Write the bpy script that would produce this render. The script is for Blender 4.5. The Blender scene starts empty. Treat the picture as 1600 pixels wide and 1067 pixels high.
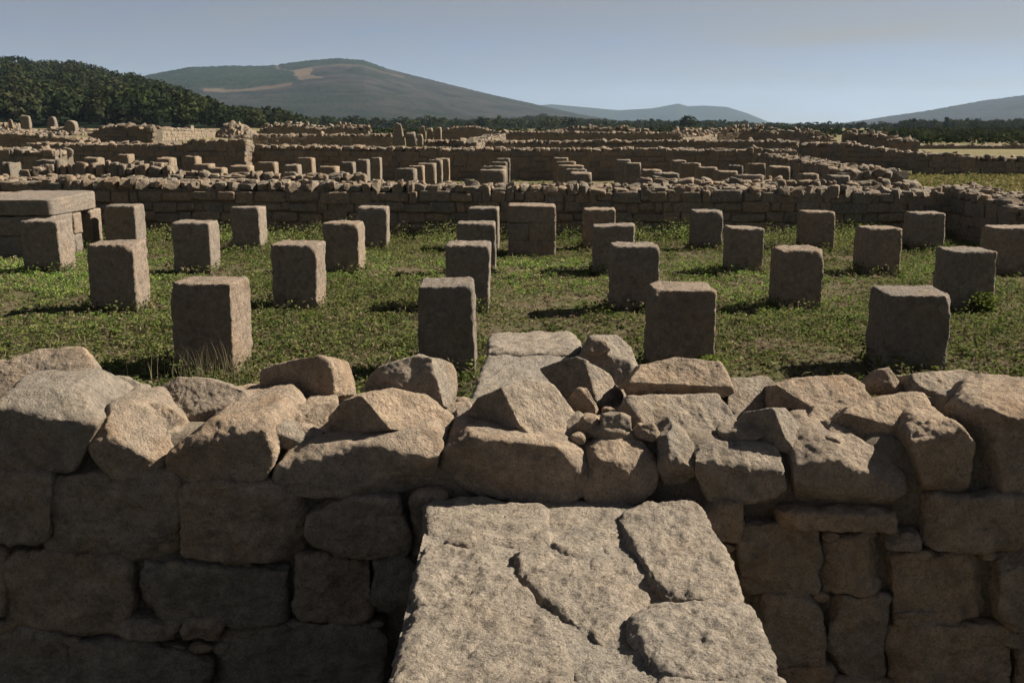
import bpy, math, random
import numpy as np
R = math.radians
sc = bpy.context.scene
C = sc.collection
rng = np.random.default_rng(7)
random.seed(7)

# ------------------------------------------------------------------ camera, sky, sun, exposure
F_PX, PITCH, YAW, EYE = 1556.0, R(11.73), R(0.55), 1.8
cam_d = bpy.data.cameras.new('camera'); cam = bpy.data.objects.new('camera', cam_d); C.objects.link(cam)
cam_d.sensor_width = 36.0; cam_d.lens = 36.0 * F_PX / 1600.0
cam_d.clip_start = 0.05; cam_d.clip_end = 30000
cam.location = (0, 0, EYE); cam.rotation_euler = (math.pi / 2 - PITCH, 0, YAW)
sc.camera = cam

SUN_AZ, SUN_EL = R(16), R(38)          # azimuth from +X towards +Y
wd = bpy.data.worlds.new('World'); sc.world = wd; wd.use_nodes = True
nt = wd.node_tree; nt.nodes.clear()
w_out = nt.nodes.new('ShaderNodeOutputWorld'); w_bg = nt.nodes.new('ShaderNodeBackground')
sky = nt.nodes.new('ShaderNodeTexSky'); sky.sky_type = 'NISHITA'; sky.sun_disc = False
sky.sun_elevation = SUN_EL; sky.sun_rotation = math.pi / 2 - SUN_AZ
sky.air_density = 0.28; sky.dust_density = 0.5; sky.ozone_density = 0.35; sky.altitude = 500
# thin cirrus veils drawn out along one wind direction, over the whole sky
tcw = nt.nodes.new('ShaderNodeTexCoord'); mpw = nt.nodes.new('ShaderNodeMapping')
mpw.inputs['Scale'].default_value = (1.2, 2.2, 9.0); mpw.inputs['Rotation'].default_value = (0.1, 0.22, 0.3)
nw = nt.nodes.new('ShaderNodeTexNoise'); nw.inputs['Scale'].default_value = 1.6; nw.inputs['Detail'].default_value = 7
nw.inputs['Roughness'].default_value = 0.6; nw.inputs['Distortion'].default_value = 0.6
rw = nt.nodes.new('ShaderNodeMapRange'); rw.inputs[1].default_value = 0.34; rw.inputs[2].default_value = 0.72
rw.inputs[3].default_value = 0.42; rw.inputs[4].default_value = 1.0
mw = nt.nodes.new('ShaderNodeMix'); mw.data_type = 'RGBA'
mw.inputs[7].default_value = (2.85, 2.6, 2.0, 1)
nt.links.new(tcw.outputs['Generated'], mpw.inputs['Vector']); nt.links.new(mpw.outputs[0], nw.inputs['Vector'])
nt.links.new(nw.outputs[0], rw.inputs[0])
# the veil thickens towards the horizon all round, as a thin layer does: 0.34 / (0.34 + height)
sz = nt.nodes.new('ShaderNodeSeparateXYZ'); nt.links.new(tcw.outputs['Generated'], sz.inputs[0])
mz = nt.nodes.new('ShaderNodeMath'); mz.operation = 'MAXIMUM'; mz.inputs[1].default_value = 0; nt.links.new(sz.outputs[2], mz.inputs[0])
az = nt.nodes.new('ShaderNodeMath'); az.inputs[1].default_value = 0.34; nt.links.new(mz.outputs[0], az.inputs[0])
dz = nt.nodes.new('ShaderNodeMath'); dz.operation = 'DIVIDE'; dz.inputs[0].default_value = 0.34; nt.links.new(az.outputs[0], dz.inputs[1])
pz = nt.nodes.new('ShaderNodeMath'); pz.operation = 'MULTIPLY'; nt.links.new(dz.outputs[0], pz.inputs[0]); nt.links.new(rw.outputs[0], pz.inputs[1])
nt.links.new(pz.outputs[0], mw.inputs[0])
nt.links.new(sky.outputs[0], mw.inputs[6]); nt.links.new(mw.outputs[2], w_bg.inputs[0])
w_bg.inputs[1].default_value = 0.05
nt.links.new(w_bg.outputs[0], w_out.inputs[0])

sd = bpy.data.lights.new('sun', 'SUN'); sd.energy = 5.0; sd.angle = R(0.5); sd.color = (1.0, 0.9, 0.76)
sun = bpy.data.objects.new('sun', sd); C.objects.link(sun)
from mathutils import Vector
sv = Vector((math.cos(SUN_EL) * math.cos(SUN_AZ), math.cos(SUN_EL) * math.sin(SUN_AZ), math.sin(SUN_EL)))
sun.rotation_euler = sv.to_track_quat('Z', 'Y').to_euler(); sun.location = (30, 10, 40)

sc.view_settings.view_transform = 'Standard'; sc.view_settings.look = 'None'
sc.view_settings.gamma = 1; sc.view_settings.use_curve_mapping = False
sc.view_settings.exposure = 1.28
sc.cycles.max_bounces = 5; sc.cycles.diffuse_bounces = 2; sc.cycles.volume_bounces = 0
sc.cycles.use_denoising = True

# ------------------------------------------------------------------ helpers
cp, sp_, cy, sy = math.cos(PITCH), math.sin(PITCH), math.cos(YAW), math.sin(YAW)
FW = np.array([-sy * cp, cy * cp, -sp_]); RT = np.array([cy, sy, 0.0]); UP = np.cross(RT, FW)
EYEV = np.array([0, 0, EYE])
def ray(u, v):
    return FW + RT * (u - 800) / F_PX + UP * (533.5 - v) / F_PX
def at_y(u, v, Y):
    d = ray(u, v); return EYEV + d * (Y / d[1])
def at_z(u, v, z):
    d = ray(u, v); return EYEV + d * ((z - EYE) / d[2])

_M32 = np.uint32
def _hash(ix, iy, iz, seed):
    h = (ix.astype(np.int64) * 374761393 + iy.astype(np.int64) * 668265263 + iz.astype(np.int64) * 2147483647 // 7 + seed * 974711) & 0xffffffff
    h = ((h ^ (h >> 13)) * 1274126177) & 0xffffffff
    h = ((h ^ (h >> 16)) * 2246822519) & 0xffffffff
    return ((h ^ (h >> 15)) & 0xffffff) / float(0xffffff)
def vnoise(P, seed=0):
    I = np.floor(P).astype(np.int64); f = P - I; u = f * f * (3 - 2 * f)
    r = 0
    for dx in (0, 1):
        wx = u[:, 0] if dx else 1 - u[:, 0]
        for dy in (0, 1):
            wy = u[:, 1] if dy else 1 - u[:, 1]
            for dz in (0, 1):
                wz = u[:, 2] if dz else 1 - u[:, 2]
                r = r + wx * wy * wz * _hash(I[:, 0] + dx, I[:, 1] + dy, I[:, 2] + dz, seed)
    return r * 2 - 1
def fbm(P, seed=0, oct=4, gain=0.5):
    a, s, r = 1.0, 1.0, 0
    for o in range(oct):
        r = r + a * vnoise(P * s + 17.3 * o, seed + o); a *= gain; s *= 2.03
    return r

def put(o, name=None, parent=None, label=None, cat=None, group=None, kind=None):
    if cat and not kind: kind = 'thing'
    if o.name not in C.objects: C.objects.link(o)
    if parent is not None: o.parent = parent
    if label: o['label'] = label
    if cat: o['category'] = cat
    if group: o['group'] = group
    if kind: o['kind'] = kind
    return o
def mesh(name, V, faces, mat, smooth=True, attrs=None):
    """V (n,3); faces (m,k) array of equal-size faces"""
    me = bpy.data.meshes.new(name)
    V = np.asarray(V, np.float32); faces = np.asarray(faces, np.int32)
    m, k = faces.shape
    me.vertices.add(len(V)); me.vertices.foreach_set('co', V.ravel())
    me.loops.add(m * k); me.loops.foreach_set('vertex_index', faces.ravel())
    me.polygons.add(m); me.polygons.foreach_set('loop_start', np.arange(m, dtype=np.int32) * k)
    me.polygons.foreach_set('loop_total', np.full(m, k, np.int32))
    me.polygons.foreach_set('use_smooth', np.full(m, smooth, bool))
    for an, val in (attrs or {}).items():
        val = np.asarray(val, np.float32)
        if val.ndim == 1:
            a = me.attributes.new(an, 'FLOAT', 'POINT'); a.data.foreach_set('value', val)
        else:
            a = me.attributes.new(an, 'FLOAT_COLOR', 'POINT')
            a.data.foreach_set('color', np.c_[val, np.ones(len(val))].astype(np.float32).ravel())
    me.update(calc_edges=True)
    if mat: me.materials.append(mat)
    return me
def obj(name, me, loc=(0, 0, 0), **kw):
    o = bpy.data.objects.new(name, me); o.location = loc
    return put(o, **kw)
def empty(name, loc, label, cat, group=None):
    o = bpy.data.objects.new(name, None); o.location = loc; o.empty_display_size = 0.2
    return put(o, label=label, cat=cat, group=group)

_cs = {}
def cubesphere(n):
    if n in _cs: return _cs[n]
    t = np.tan(np.linspace(-1, 1, n + 1) * 0.72) / math.tan(0.72)
    idx, V, Fc = {}, [], []
    def vid(p):
        k = tuple(np.round(p, 6))
        if k not in idx: idx[k] = len(V); V.append(p)
        return idx[k]
    for ax in range(3):
        for s in (-1, 1):
            a, b = (ax + 1) % 3, (ax + 2) % 3
            g = np.zeros((n + 1, n + 1), int)
            for i in range(n + 1):
                for j in range(n + 1):
                    p = np.zeros(3); p[ax] = s; p[a] = t[i]; p[b] = t[j]; g[i, j] = vid(p)
            for i in range(n):
                for j in range(n):
                    q = [g[i, j], g[i + 1, j], g[i + 1, j + 1], g[i, j + 1]]
                    Fc.append(q if s > 0 else q[::-1])
    _cs[n] = (np.array(V), np.array(Fc)); return _cs[n]

def hull2(P):
    P = sorted(map(tuple, P))
    def half(pts):
        h = []
        for p in pts:
            while len(h) > 1 and (h[-1][0] - h[-2][0]) * (p[1] - h[-2][1]) - (h[-1][1] - h[-2][1]) * (p[0] - h[-2][0]) <= 0: h.pop()
            h.append(p)
        return h[:-1]
    return np.array(half(P) + half(P[::-1]))

def rock_verts(planes, frame, half, n, p, amp, fscale, seed, off, wear=0.7):
    """convex stone: planes = list of (normal, distance) about its centre; frame rows = axes; half = half sizes"""
    V, Fc = cubesphere(n)
    D = (V * half) @ frame
    D = D / np.linalg.norm(D, axis=1, keepdims=True)
    N = np.array([q[0] for q in planes]); N = N / np.linalg.norm(N, axis=1, keepdims=True)
    d = np.array([q[1] for q in planes])
    s = np.maximum(0, D @ N.T / d)
    r = (s ** p).sum(1) ** (-1.0 / p)
    P = D * r[:, None]
    # outward normal of the implicit hull, for displacement
    w = (s ** (p - 1)) / d; G = w @ N; G /= np.linalg.norm(G, axis=1, keepdims=True)
    Q = P + off
    h = fbm(Q * fscale, seed, 5, 0.6); h2 = fbm(Q * fscale * 3.1 + 9, seed + 20, 3, 0.6); h3 = vnoise(Q * fscale * 11 + 3, seed + 70)
    rid = 1 - np.abs(fbm(Q * fscale * 0.8 + 5, seed + 50, 3))
    edge = 1 - np.clip((np.sort(s * r[:, None], axis=1)[:, -1] - 0.86) / 0.12, 0, 1)   # wear rounds the arrises
    chip = np.maximum(0, h2 - 0.15)
    P = P + G * (amp * (h * 0.6 + 0.22 * h2 + 0.11 * h3 - 0.6 * np.maximum(0, rid - 0.8) - chip * (0.05 + 2.0 * edge) - wear * edge * (0.6 + 0.5 * h)))[:, None]
    return P, Fc

# ------------------------------------------------------------------ materials
def new_mat(name):
    m = bpy.data.materials.new(name); m.use_nodes = True; t = m.node_tree
    b = t.nodes['Principled BSDF']; return m, t, b
def N_(t, kind, **kw):
    n = t.nodes.new(kind)
    for k, v in kw.items():
        if k in n.inputs: n.inputs[k].default_value = v
        else: setattr(n, k, v)
    return n
def ramp(t, src, stops, interp='LINEAR'):
    r = t.nodes.new('ShaderNodeValToRGB'); r.color_ramp.interpolation = interp
    e = r.color_ramp.elements
    while len(e) < len(stops): e.new(0.5)
    for i, (pos, c) in enumerate(stops):
        e[i].position = pos; e[i].color = (c if len(c) == 4 else (*c, 1)) if not isinstance(c, (int, float)) else (c, c, c, 1)
    t.links.new(src, r.inputs[0]); return r.outputs[0]
def mixc(t, f, a, b, blend='MIX'):
    m = t.nodes.new('ShaderNodeMix'); m.data_type = 'RGBA'; m.blend_type = blend
    for s, i in ((f, 0), (a, 6), (b, 7)):
        if hasattr(s, 'links'): t.links.new(s, m.inputs[i])
        else: m.inputs[i].default_value = s if isinstance(s, (int, float)) else (*s, 1)
    return m.outputs[2]
def noise(t, pos, scale, detail=4, rough=0.55, dist=0.0):
    n = N_(t, 'ShaderNodeTexNoise', Scale=scale, Detail=detail, Roughness=rough, Distortion=dist)
    t.links.new(pos, n.inputs['Vector']); return n.outputs[0]

def granite(name, warm, grey, stain=0.5, dark=0.5, bump=1.0, grain=1.0, vary=0.5):
    m, t, b = new_mat(name)
    pos = t.nodes.new('ShaderNodeNewGeometry').outputs['Position']
    oi = t.nodes.new('ShaderNodeObjectInfo').outputs['Random']
    at = N_(t, 'ShaderNodeAttribute', attribute_name='tint').outputs['Fac']
    add = N_(t, 'ShaderNodeMath', operation='ADD'); t.links.new(oi, add.inputs[0]); t.links.new(at, add.inputs[1])
    fr = N_(t, 'ShaderNodeMath', operation='FRACT'); t.links.new(add.outputs[0], fr.inputs[0])
    rnd = fr.outputs[0]
    c = mixc(t, ramp(t, noise(t, pos, 2.3, 5), [(0.35, 0.0), (0.65, 1.0)]), warm, grey)
    c = mixc(t, ramp(t, noise(t, pos, 19, 6, 0.65), [(0.35, 0.0), (0.7, 1.0)]), c, tuple(x * 0.62 for x in grey))
    st = ramp(t, noise(t, pos, 3.7, 4, 0.6, 0.5), [(0.52, 0.0), (0.72, stain)])
    c = mixc(t, st, c, (0.30, 0.19, 0.10))
    mot = ramp(t, noise(t, pos, 52, 6, 0.7, 0.4), [(0.46, 0.0), (0.62, 0.34)])
    c = mixc(t, mot, c, tuple(x * 0.36 for x in grey))
    # dark lichen / weather crust in patches
    li = ramp(t, noise(t, pos, 7.5, 8, 0.75, 0.3), [(0.52, 0.0), (0.66, dark)])
    c = mixc(t, li, c, (0.085, 0.080, 0.070))
    pale = ramp(t, noise(t, pos, 11.0, 6, 0.7, 0.8), [(0.62, 0.0), (0.72, 0.35)])
    c = mixc(t, pale, c, (0.42, 0.41, 0.36))
    if name == 'granite_slab':   # open pits left by weathered feldspar
        c = mixc(t, ramp(t, noise(t, pos, 75, 3, 0.6, 0.6), [(0.30, 0.8), (0.41, 0.0)]), c, (0.07, 0.06, 0.045))
    # mineral grains
    g1 = noise(t, pos, 150 * grain, 4, 0.75)
    c = mixc(t, ramp(t, g1, [(0.36, 0.6), (0.46, 0.0)]), c, (0.06, 0.052, 0.045))
    c = mixc(t, ramp(t, g1, [(0.58, 0.0), (0.70, 0.4)]), c, (0.55, 0.50, 0.43))
    vr = ramp(t, rnd, [(0.0, (0.74, 0.77, 0.78)), (0.35, (1.0, 0.99, 0.97)), (0.7, (1.08, 0.98, 0.87)), (1.0, (1.18, 1.06, 0.93))])
    vr = mixc(t, vary, (1.0, 1.0, 1.0), vr)
    c = mixc(t, 1.0, c, vr, 'MULTIPLY')
    t.links.new(c, b.inputs['Base Color'])
    b.inputs['Roughness'].default_value = 0.92; b.inputs['Specular IOR Level'].default_value = 0.2
    h1 = noise(t, pos, 34, 8, 0.72); h2 = noise(t, pos, 120 * grain, 4, 0.7)
    a = N_(t, 'ShaderNodeMath', operation='MULTIPLY_ADD'); t.links.new(h2, a.inputs[0]); a.inputs[1].default_value = 0.45; t.links.new(h1, a.inputs[2])
    bp = N_(t, 'ShaderNodeBump', Strength=0.9 * min(bump, 1.1), Distance=0.014 * bump ** 2)
    t.links.new(a.outputs[0], bp.inputs['Height']); t.links.new(bp.outputs[0], b.inputs['Normal'])
    return m
M_NEAR = granite('granite_near', (0.42, 0.335, 0.25), (0.31, 0.265, 0.215), 0.5, 0.5, 1.3, 1.0, 0.7)
M_TOP = granite('granite_slab', (0.36, 0.305, 0.24), (0.30, 0.265, 0.22), 0.15, 0.35, 1.25, 1.0, 0.2)
M_PIL = granite('granite_pillar', (0.325, 0.262, 0.208), (0.26, 0.222, 0.185), 0.3, 0.6, 1.45, 1.0, 0.65)
M_FAR = granite('granite_far', (0.26, 0.212, 0.16), (0.195, 0.165, 0.13), 0.3, 0.6, 1.0, 0.25, 0.85)
M_CORE = granite('rubble_infill', (0.17, 0.138, 0.10), (0.13, 0.108, 0.08), 0.3, 0.5, 1.0, 0.25)
def mortar_mat():
    m, t, b = new_mat('earth_mortar'); pos = t.nodes.new('ShaderNodeNewGeometry').outputs['Position']
    c = mixc(t, noise(t, pos, 9, 6, 0.6), (0.13, 0.10, 0.07), (0.25, 0.205, 0.15))
    c = mixc(t, ramp(t, noise(t, pos, 90, 5, 0.7), [(0.4, 0.7), (0.55, 0.0)]), c, (0.09, 0.075, 0.06))
    t.links.new(c, b.inputs['Base Color']); b.inputs['Roughness'].default_value = 1
    bp = N_(t, 'ShaderNodeBump', Strength=1, Distance=0.02); t.links.new(noise(t, pos, 45, 8, 0.7), bp.inputs['Height']); t.links.new(bp.outputs[0], b.inputs['Normal'])
    return m
M_MORT = mortar_mat()
def leaf_mat(name, trans=0.3):
    m, t, b = new_mat(name)
    at = N_(t, 'ShaderNodeAttribute', attribute_name='col').outputs['Color']
    t.nodes.remove(b)
    d = t.nodes.new('ShaderNodeBsdfDiffuse'); tr = t.nodes.new('ShaderNodeBsdfTranslucent'); mx = t.nodes.new('ShaderNodeMixShader')
    mx.inputs[0].default_value = trans
    t.links.new(at, d.inputs[0]); t.links.new(at, tr.inputs[0]); t.links.new(d.outputs[0], mx.inputs[1]); t.links.new(tr.outputs[0], mx.inputs[2])
    t.links.new(mx.outputs[0], t.nodes['Material Output'].inputs[0]); return m
M_GRASS = leaf_mat('weed_leaf', 0.35); M_TREE = leaf_mat('tree_leaf', 0.2)
def bark():
    m, t, b = new_mat('bark'); pos = t.nodes.new('ShaderNodeNewGeometry').outputs['Position']
    t.links.new(mixc(t, noise(t, pos, 6, 5), (0.06, 0.05, 0.04), (0.13, 0.11, 0.09)), b.inputs['Base Color']); b.inputs['Roughness'].default_value = 1; return m
M_BARK = bark()
def ground_mat():
    m, t, b = new_mat('meadow_soil'); pos = t.nodes.new('ShaderNodeNewGeometry').outputs['Position']
    soil = mixc(t, noise(t, pos, 5, 6, 0.65), (0.085, 0.066, 0.042), (0.155, 0.122, 0.082))
    green = mixc(t, noise(t, pos, 14, 6, 0.7), (0.05, 0.062, 0.02), (0.10, 0.105, 0.04))
    c = mixc(t, ramp(t, noise(t, pos, 1.1, 6, 0.65, 0.4), [(0.38, 0.0), (0.58, 1.0)]), soil, green)
    far = mixc(t, noise(t, pos, 0.12, 5, 0.6), (0.20, 0.165, 0.09), (0.12, 0.118, 0.05))
    sx = N_(t, 'ShaderNodeSeparateXYZ'); t.links.new(pos, sx.inputs[0])
    mr = N_(t, 'ShaderNodeMapRange'); t.links.new(sx.outputs[1], mr.inputs[0]); mr.inputs[1].default_value = 19; mr.inputs[2].default_value = 55
    c = mixc(t, mr.outputs[0], c, far)
    c = mixc(t, ramp(t, noise(t, pos, 55, 5, 0.7), [(0.38, 0.6), (0.52, 0.0)]), c, (0.045, 0.035, 0.02))
    t.links.new(c, b.inputs['Base Color']); b.inputs['Roughness'].default_value = 1; b.inputs['Specular IOR Level'].default_value = 0.1
    bp = N_(t, 'ShaderNodeBump', Strength=1, Distance=0.04); t.links.new(noise(t, pos, 22, 8, 0.75), bp.inputs['Height']); t.links.new(bp.outputs[0], b.inputs['Normal'])
    return m
M_GROUND = ground_mat()
def hill_mat(name, a, b_, scale):
    m, t, b = new_mat(name); pos = t.nodes.new('ShaderNodeNewGeometry').outputs['Position']
    c = mixc(t, ramp(t, noise(t, pos, scale, 8, 0.65), [(0.35, 0.0), (0.65, 1.0)]), a, b_)
    cov = N_(t, 'ShaderNodeAttribute', attribute_name='open').outputs['Fac']
    c = mixc(t, ramp(t, cov, [(0.1, 0.0), (0.4, 1.0)]), c, mixc(t, ramp(t, noise(t, pos, scale * 0.8, 8, 0.7, 0.6), [(0.38, 0.0), (0.62, 1.0)]), (0.012, 0.015, 0.015), (0.046, 0.040, 0.037)))
    c = mixc(t, ramp(t, cov, [(0.5, 0.0), (0.9, 1.0)]), c, mixc(t, noise(t, pos, scale * 2.5, 6, 0.6), (0.15, 0.108, 0.07), (0.07, 0.058, 0.04)))
    t.links.new(c, b.inputs['Base Color']); b.inputs['Roughness'].default_value = 1; b.inputs['Specular IOR Level'].default_value = 0
    return m
M_HILL = hill_mat('wooded_slope', (0.010, 0.016, 0.010), (0.022, 0.030, 0.018), 0.02)

# ------------------------------------------------------------------ ground and hills
GY = [-200, 17.2, 19.2, 36, 58, 80, 120, 200, 400, 1000, 7000]
GZ = [0, 0, 0.05, 0.12, 0.58, 0.8, 1.2, 1.9, 3.4, 8, 30]
def gz(x, y):
    x = np.asarray(x, float); y = np.asarray(y, float)
    z = np.interp(y, GY, GZ)
    left = np.clip((-x - 0.18 * y + 2) / 14, 0, 1) * np.clip((y - 42) / 25, 0, 1) * 1.0
    right = np.clip((x - 8.4) / 2, 0, 1) * np.clip((y - 18) / 5, 0, 1) * np.clip((60 - y) / 20, 0, 1) * 0.36
    return z + left + right
def gzn(x, y):
    x = np.asarray(x, float); y = np.asarray(y, float)
    return gz(x, y) + 0.025 * fbm(np.c_[x, y, np.zeros(len(x))] * 1.7, 3, 4) * (y < 60)
def axis(*segs):
    return np.unique(np.concatenate([np.linspace(a, b, n) for a, b, n in segs]))
gx = axis((-9000, -300, 24), (-300, -30, 40), (-30, -10, 40), (-10, 10, 200), (10, 30, 40), (30, 300, 40), (300, 9000, 24))
gyv = axis((-60, 0, 12), (0, 18, 180), (18, 60, 110), (60, 400, 90), (400, 7800, 60))
GXm, GYm = np.meshgrid(gx, gyv)
P = np.c_[GXm.ravel(), GYm.ravel(), np.zeros(GXm.size)]
P[:, 2] = gz(P[:, 0], P[:, 1]) + 0.025 * fbm(P * 1.7, 3, 4) * (P[:, 1] < 60)
nx = len(gx); q = np.arange((len(gyv) - 1) * nx).reshape(-1, nx)[:, :-1].ravel()
gf = np.c_[q, q + 1, q + nx + 1, q + nx]
obj('ground', mesh('ground', P, gf, M_GROUND), kind='structure')

def hill(name, prof, Y0, Y1, drop=0.0, nyy=70, nxx=240, rough=0.05, openf=None, back=0.35, mat=M_HILL, seed=0):
    """terrain whose skyline follows prof (bearing px, height px) at the distance Y1; foot at Y0"""
    us = np.array([a for a, _ in prof], float); vs = np.array([b for _, b in prof], float)
    uu = np.linspace(us[0], us[-1], nxx)
    zc = EYE + (210 - np.interp(uu, us, vs)) / F_PX * Y1 * 1.0 - drop
    tt = np.linspace(0, 1 + back, nyy)
    U, T = np.meshgrid(uu, tt)
    Yv = Y0 + (Y1 - Y0) * T
    X = (U - 815) / F_PX * 1.02 * Yv
    base = gz(X, Yv) - 1.0
    s = np.clip(T, 0, 1); s = s ** 1.15
    Zc = np.interp(U, uu, zc)
    fall = np.where(T > 1, 1 - ((T - 1) / max(back, 1e-3)) ** 2, 1)
    Pn = np.c_[X.ravel(), Yv.ravel(), np.zeros(X.size)]
    nz = fbm(Pn / (Y1 * 0.12), 40 + seed, 5).reshape(X.shape)
    Z = base + np.maximum(0, Zc - base) * (s * fall) * (1 + rough * nz * 4 * (1 - s) ) - rough * 0.25 * np.maximum(0, Zc) * np.abs(nz) * (T < 0.97)
    V = np.c_[X.ravel(), Yv.ravel(), Z.ravel()]
    k = np.arange((nyy - 1) * nxx).reshape(-1, nxx)[:, :-1].ravel()
    op = np.zeros(len(V)) if openf is None else openf(U.ravel(), T.ravel(), V)
    if openf is not None:   # canopy and heather stand up from the slope
        V[:, 2] += np.clip(0.6 - op, 0, 1) * 4.5 * rng.random(len(V)) * (Y1 / 2500)
    obj(name, mesh(name, V, np.c_[k, k + 1, k + nxx + 1, k + nxx], mat, True, {'open': op}), kind='structure')
    return dict(U=U, T=T, X=X, Y=Yv, Z=Z, op=op.reshape(X.shape), uu=uu, tt=tt)

PROF_L = [(-420, 70), (-200, 72), (0, 84), (90, 99), (150, 101), (230, 120), (300, 138), (380, 165), (450, 186), (540, 200)]
PROF_M = [(-300, 150), (60, 135), (240, 120), (320, 105), (380, 103), (440, 103), (500, 95), (545, 92), (580, 95), (612, 106), (700, 128), (770, 145), (830, 158), (900, 174), (1000, 190), (1200, 203)]
PROF_R = [(330, 204), (420, 196), (520, 190), (600, 192), (700, 186), (800, 178), (850, 172), (900, 179), (950, 187), (1050, 197), (1150, 203)]
PROF_B = [(760, 172), (860, 165), (905, 169), (960, 174), (1010, 171), (1048, 164), (1062, 168), (1085, 167), (1120, 169), (1150, 178), (1185, 192), (1300, 196), (1400, 196)]
PROF_E = [(1120, 205), (1270, 197), (1320, 190), (1400, 178), (1420, 175), (1500, 160), (1600, 147), (1750, 135), (1950, 120)]
PROF_D = [(1380, 212), (1440, 208), (1470, 200), (1510, 191), (1560, 190), (1600, 187), (1700, 182), (1900, 176)]
def open_m(U, T, V):
    n = fbm(V / 180.0, 91, 5)
    o = np.full(len(U), 0.32) + 0.10 * n
    edge = 452 + 70 * (1 - T) + 12 * n
    left = (T > 0.57 + 0.01 * n) & (U < edge); o[left] = 0.0                                   # plantation on the left shoulder
    o[(T > 0.50 + 0.02 * n) & (T <= 0.57 + 0.01 * n) & (U > 340) & (U < 475)] = 0.75           # bare strip along its foot
    o[(U >= edge) & (U < edge + 26 + 10 * n) & (T > 0.6)] = 0.8                                # firebreak down its edge
    o[(U > edge + 8) & (T > 0.885 + 0.012 * n) & (U < 612)] = 0.0                              # wood on the summit
    o[(U > 475) & (T > 0.84 + 0.02 * n) & (T <= 0.885 + 0.012 * n) & (U < 640)] = 0.7
    o[(U > 475) & (T > 0.66) & (T <= 0.84) & (U < 560)] += 0.2
    return np.clip(o, 0, 1)
def open_e(U, T, V): return 0.25 + 0.2 * fbm(V / 240.0, 95, 4)
HB = hill('hill', PROF_B, 4600, 5600, 0, seed=5)
HE = hill('hill', PROF_E, 2200, 3300, 0, openf=open_e, seed=6)
HM = hill('hill', PROF_M, 1300, 2500, 10, rough=0.10, nyy=190, nxx=560, openf=open_m, seed=7)
HR = hill('hill', PROF_R, 620, 1050, 11, seed=8)
HL = hill('hill', PROF_L, 230, 560, 9, seed=9)
HD = hill('hill', PROF_D, 380, 620, 9, seed=10)

# ------------------------------------------------------------------ woods
def tree_proto(seed, nclump=34, per=9, conifer=False, cs=1.0):
    """leaf faces of one crown, unit height 1, base at 0: returns (n,3,3) triangles and per-tri shade of species"""
    r = np.random.default_rng(seed); tris = []; sh = []
    for c in range(nclump):
        if conifer:
            h = r.uniform(0.1, 1.0); rad = 0.2 * (1.05 - h) + 0.015; a = r.uniform(0, 6.283); rr = rad * r.uniform(0.5, 1)
            ctr = np.array([rr * math.cos(a), rr * math.sin(a), h]); cr = 0.055
        else:
            a = r.uniform(0, 6.283); ph = math.acos(r.uniform(-0.55, 1)); rr = r.uniform(0.55, 1.0) ** 0.5
            ctr = np.array([0.40 * rr * math.sin(ph) * math.cos(a), 0.40 * rr * math.sin(ph) * math.sin(a), 0.60 + 0.36 * rr * math.cos(ph)])
            ctr[:2] *= r.uniform(0.8, 1.2); cr = r.uniform(0.07, 0.13)
        tone = r.uniform(0.75, 1.25)
        for k in range(per):
            d = r.normal(size=3); d /= np.linalg.norm(d)
            p0 = ctr + d * cr * r.uniform(0.3, 1.0)
            e1 = r.normal(size=3); e1 /= np.linalg.norm(e1); e2 = np.cross(e1, 0.7 * d + np.array([ctr[0], ctr[1], ctr[2] - 0.5]) * 3.0 + 0.15 * r.normal(size=3)); e2 /= np.linalg.norm(e2) + 1e-9
            L = 0.05 * cs * r.uniform(0.7, 1.4)
            tris.append([p0 - e1 * L, p0 + e1 * L, p0 + e2 * L * 1.5]); sh.append(tone * r.uniform(0.94, 1.06))
    return np.array(tris), np.array(sh)
PROT = [tree_proto(s) for s in range(6)] + [tree_proto(20 + s, conifer=True) for s in range(2)]
PROT_LO = [tree_proto(40 + s, 16, 4, cs=1.9) for s in range(6)] + [tree_proto(60 + s, 14, 4, True, cs=1.6) for s in range(2)]
PAL = 0.56 * np.array([(0.045, 0.062, 0.024), (0.060, 0.078, 0.028), (0.036, 0.052, 0.024), (0.075, 0.085, 0.034), (0.052, 0.060, 0.030), (0.066, 0.070, 0.034)])
def bake_trees(name, pos, hts, protos, conif=0.1, wide=1.0, pal=PAL, parent=None):
    Vs, Cs = [], []
    for p, h in zip(pos, hts):
        k = rng.integers(0, 6) if rng.random() > conif else 6 + rng.integers(0, 2)
        T, s = protos[k]; a = rng.uniform(0, 6.283); ca, sa = math.cos(a), math.sin(a)
        w = h * wide * rng.uniform(0.85, 1.35)
        X = T[..., 0] * ca - T[..., 1] * sa; Y = T[..., 0] * sa + T[..., 1] * ca
        Vs.append(np.stack([X * w + p[0], Y * w + p[1], T[..., 2] * h + p[2]], -1).reshape(-1, 3))
        c = pal[rng.integers(0, len(pal))] * rng.uniform(0.8, 1.2)
        Cs.append(np.repeat(s[:, None] * c[None], 3, 0))
    V = np.concatenate(Vs); Cc = np.concatenate(Cs)
    return mesh(name, V, np.arange(len(V)).reshape(-1, 3), M_TREE, False, {'col': Cc})
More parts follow.
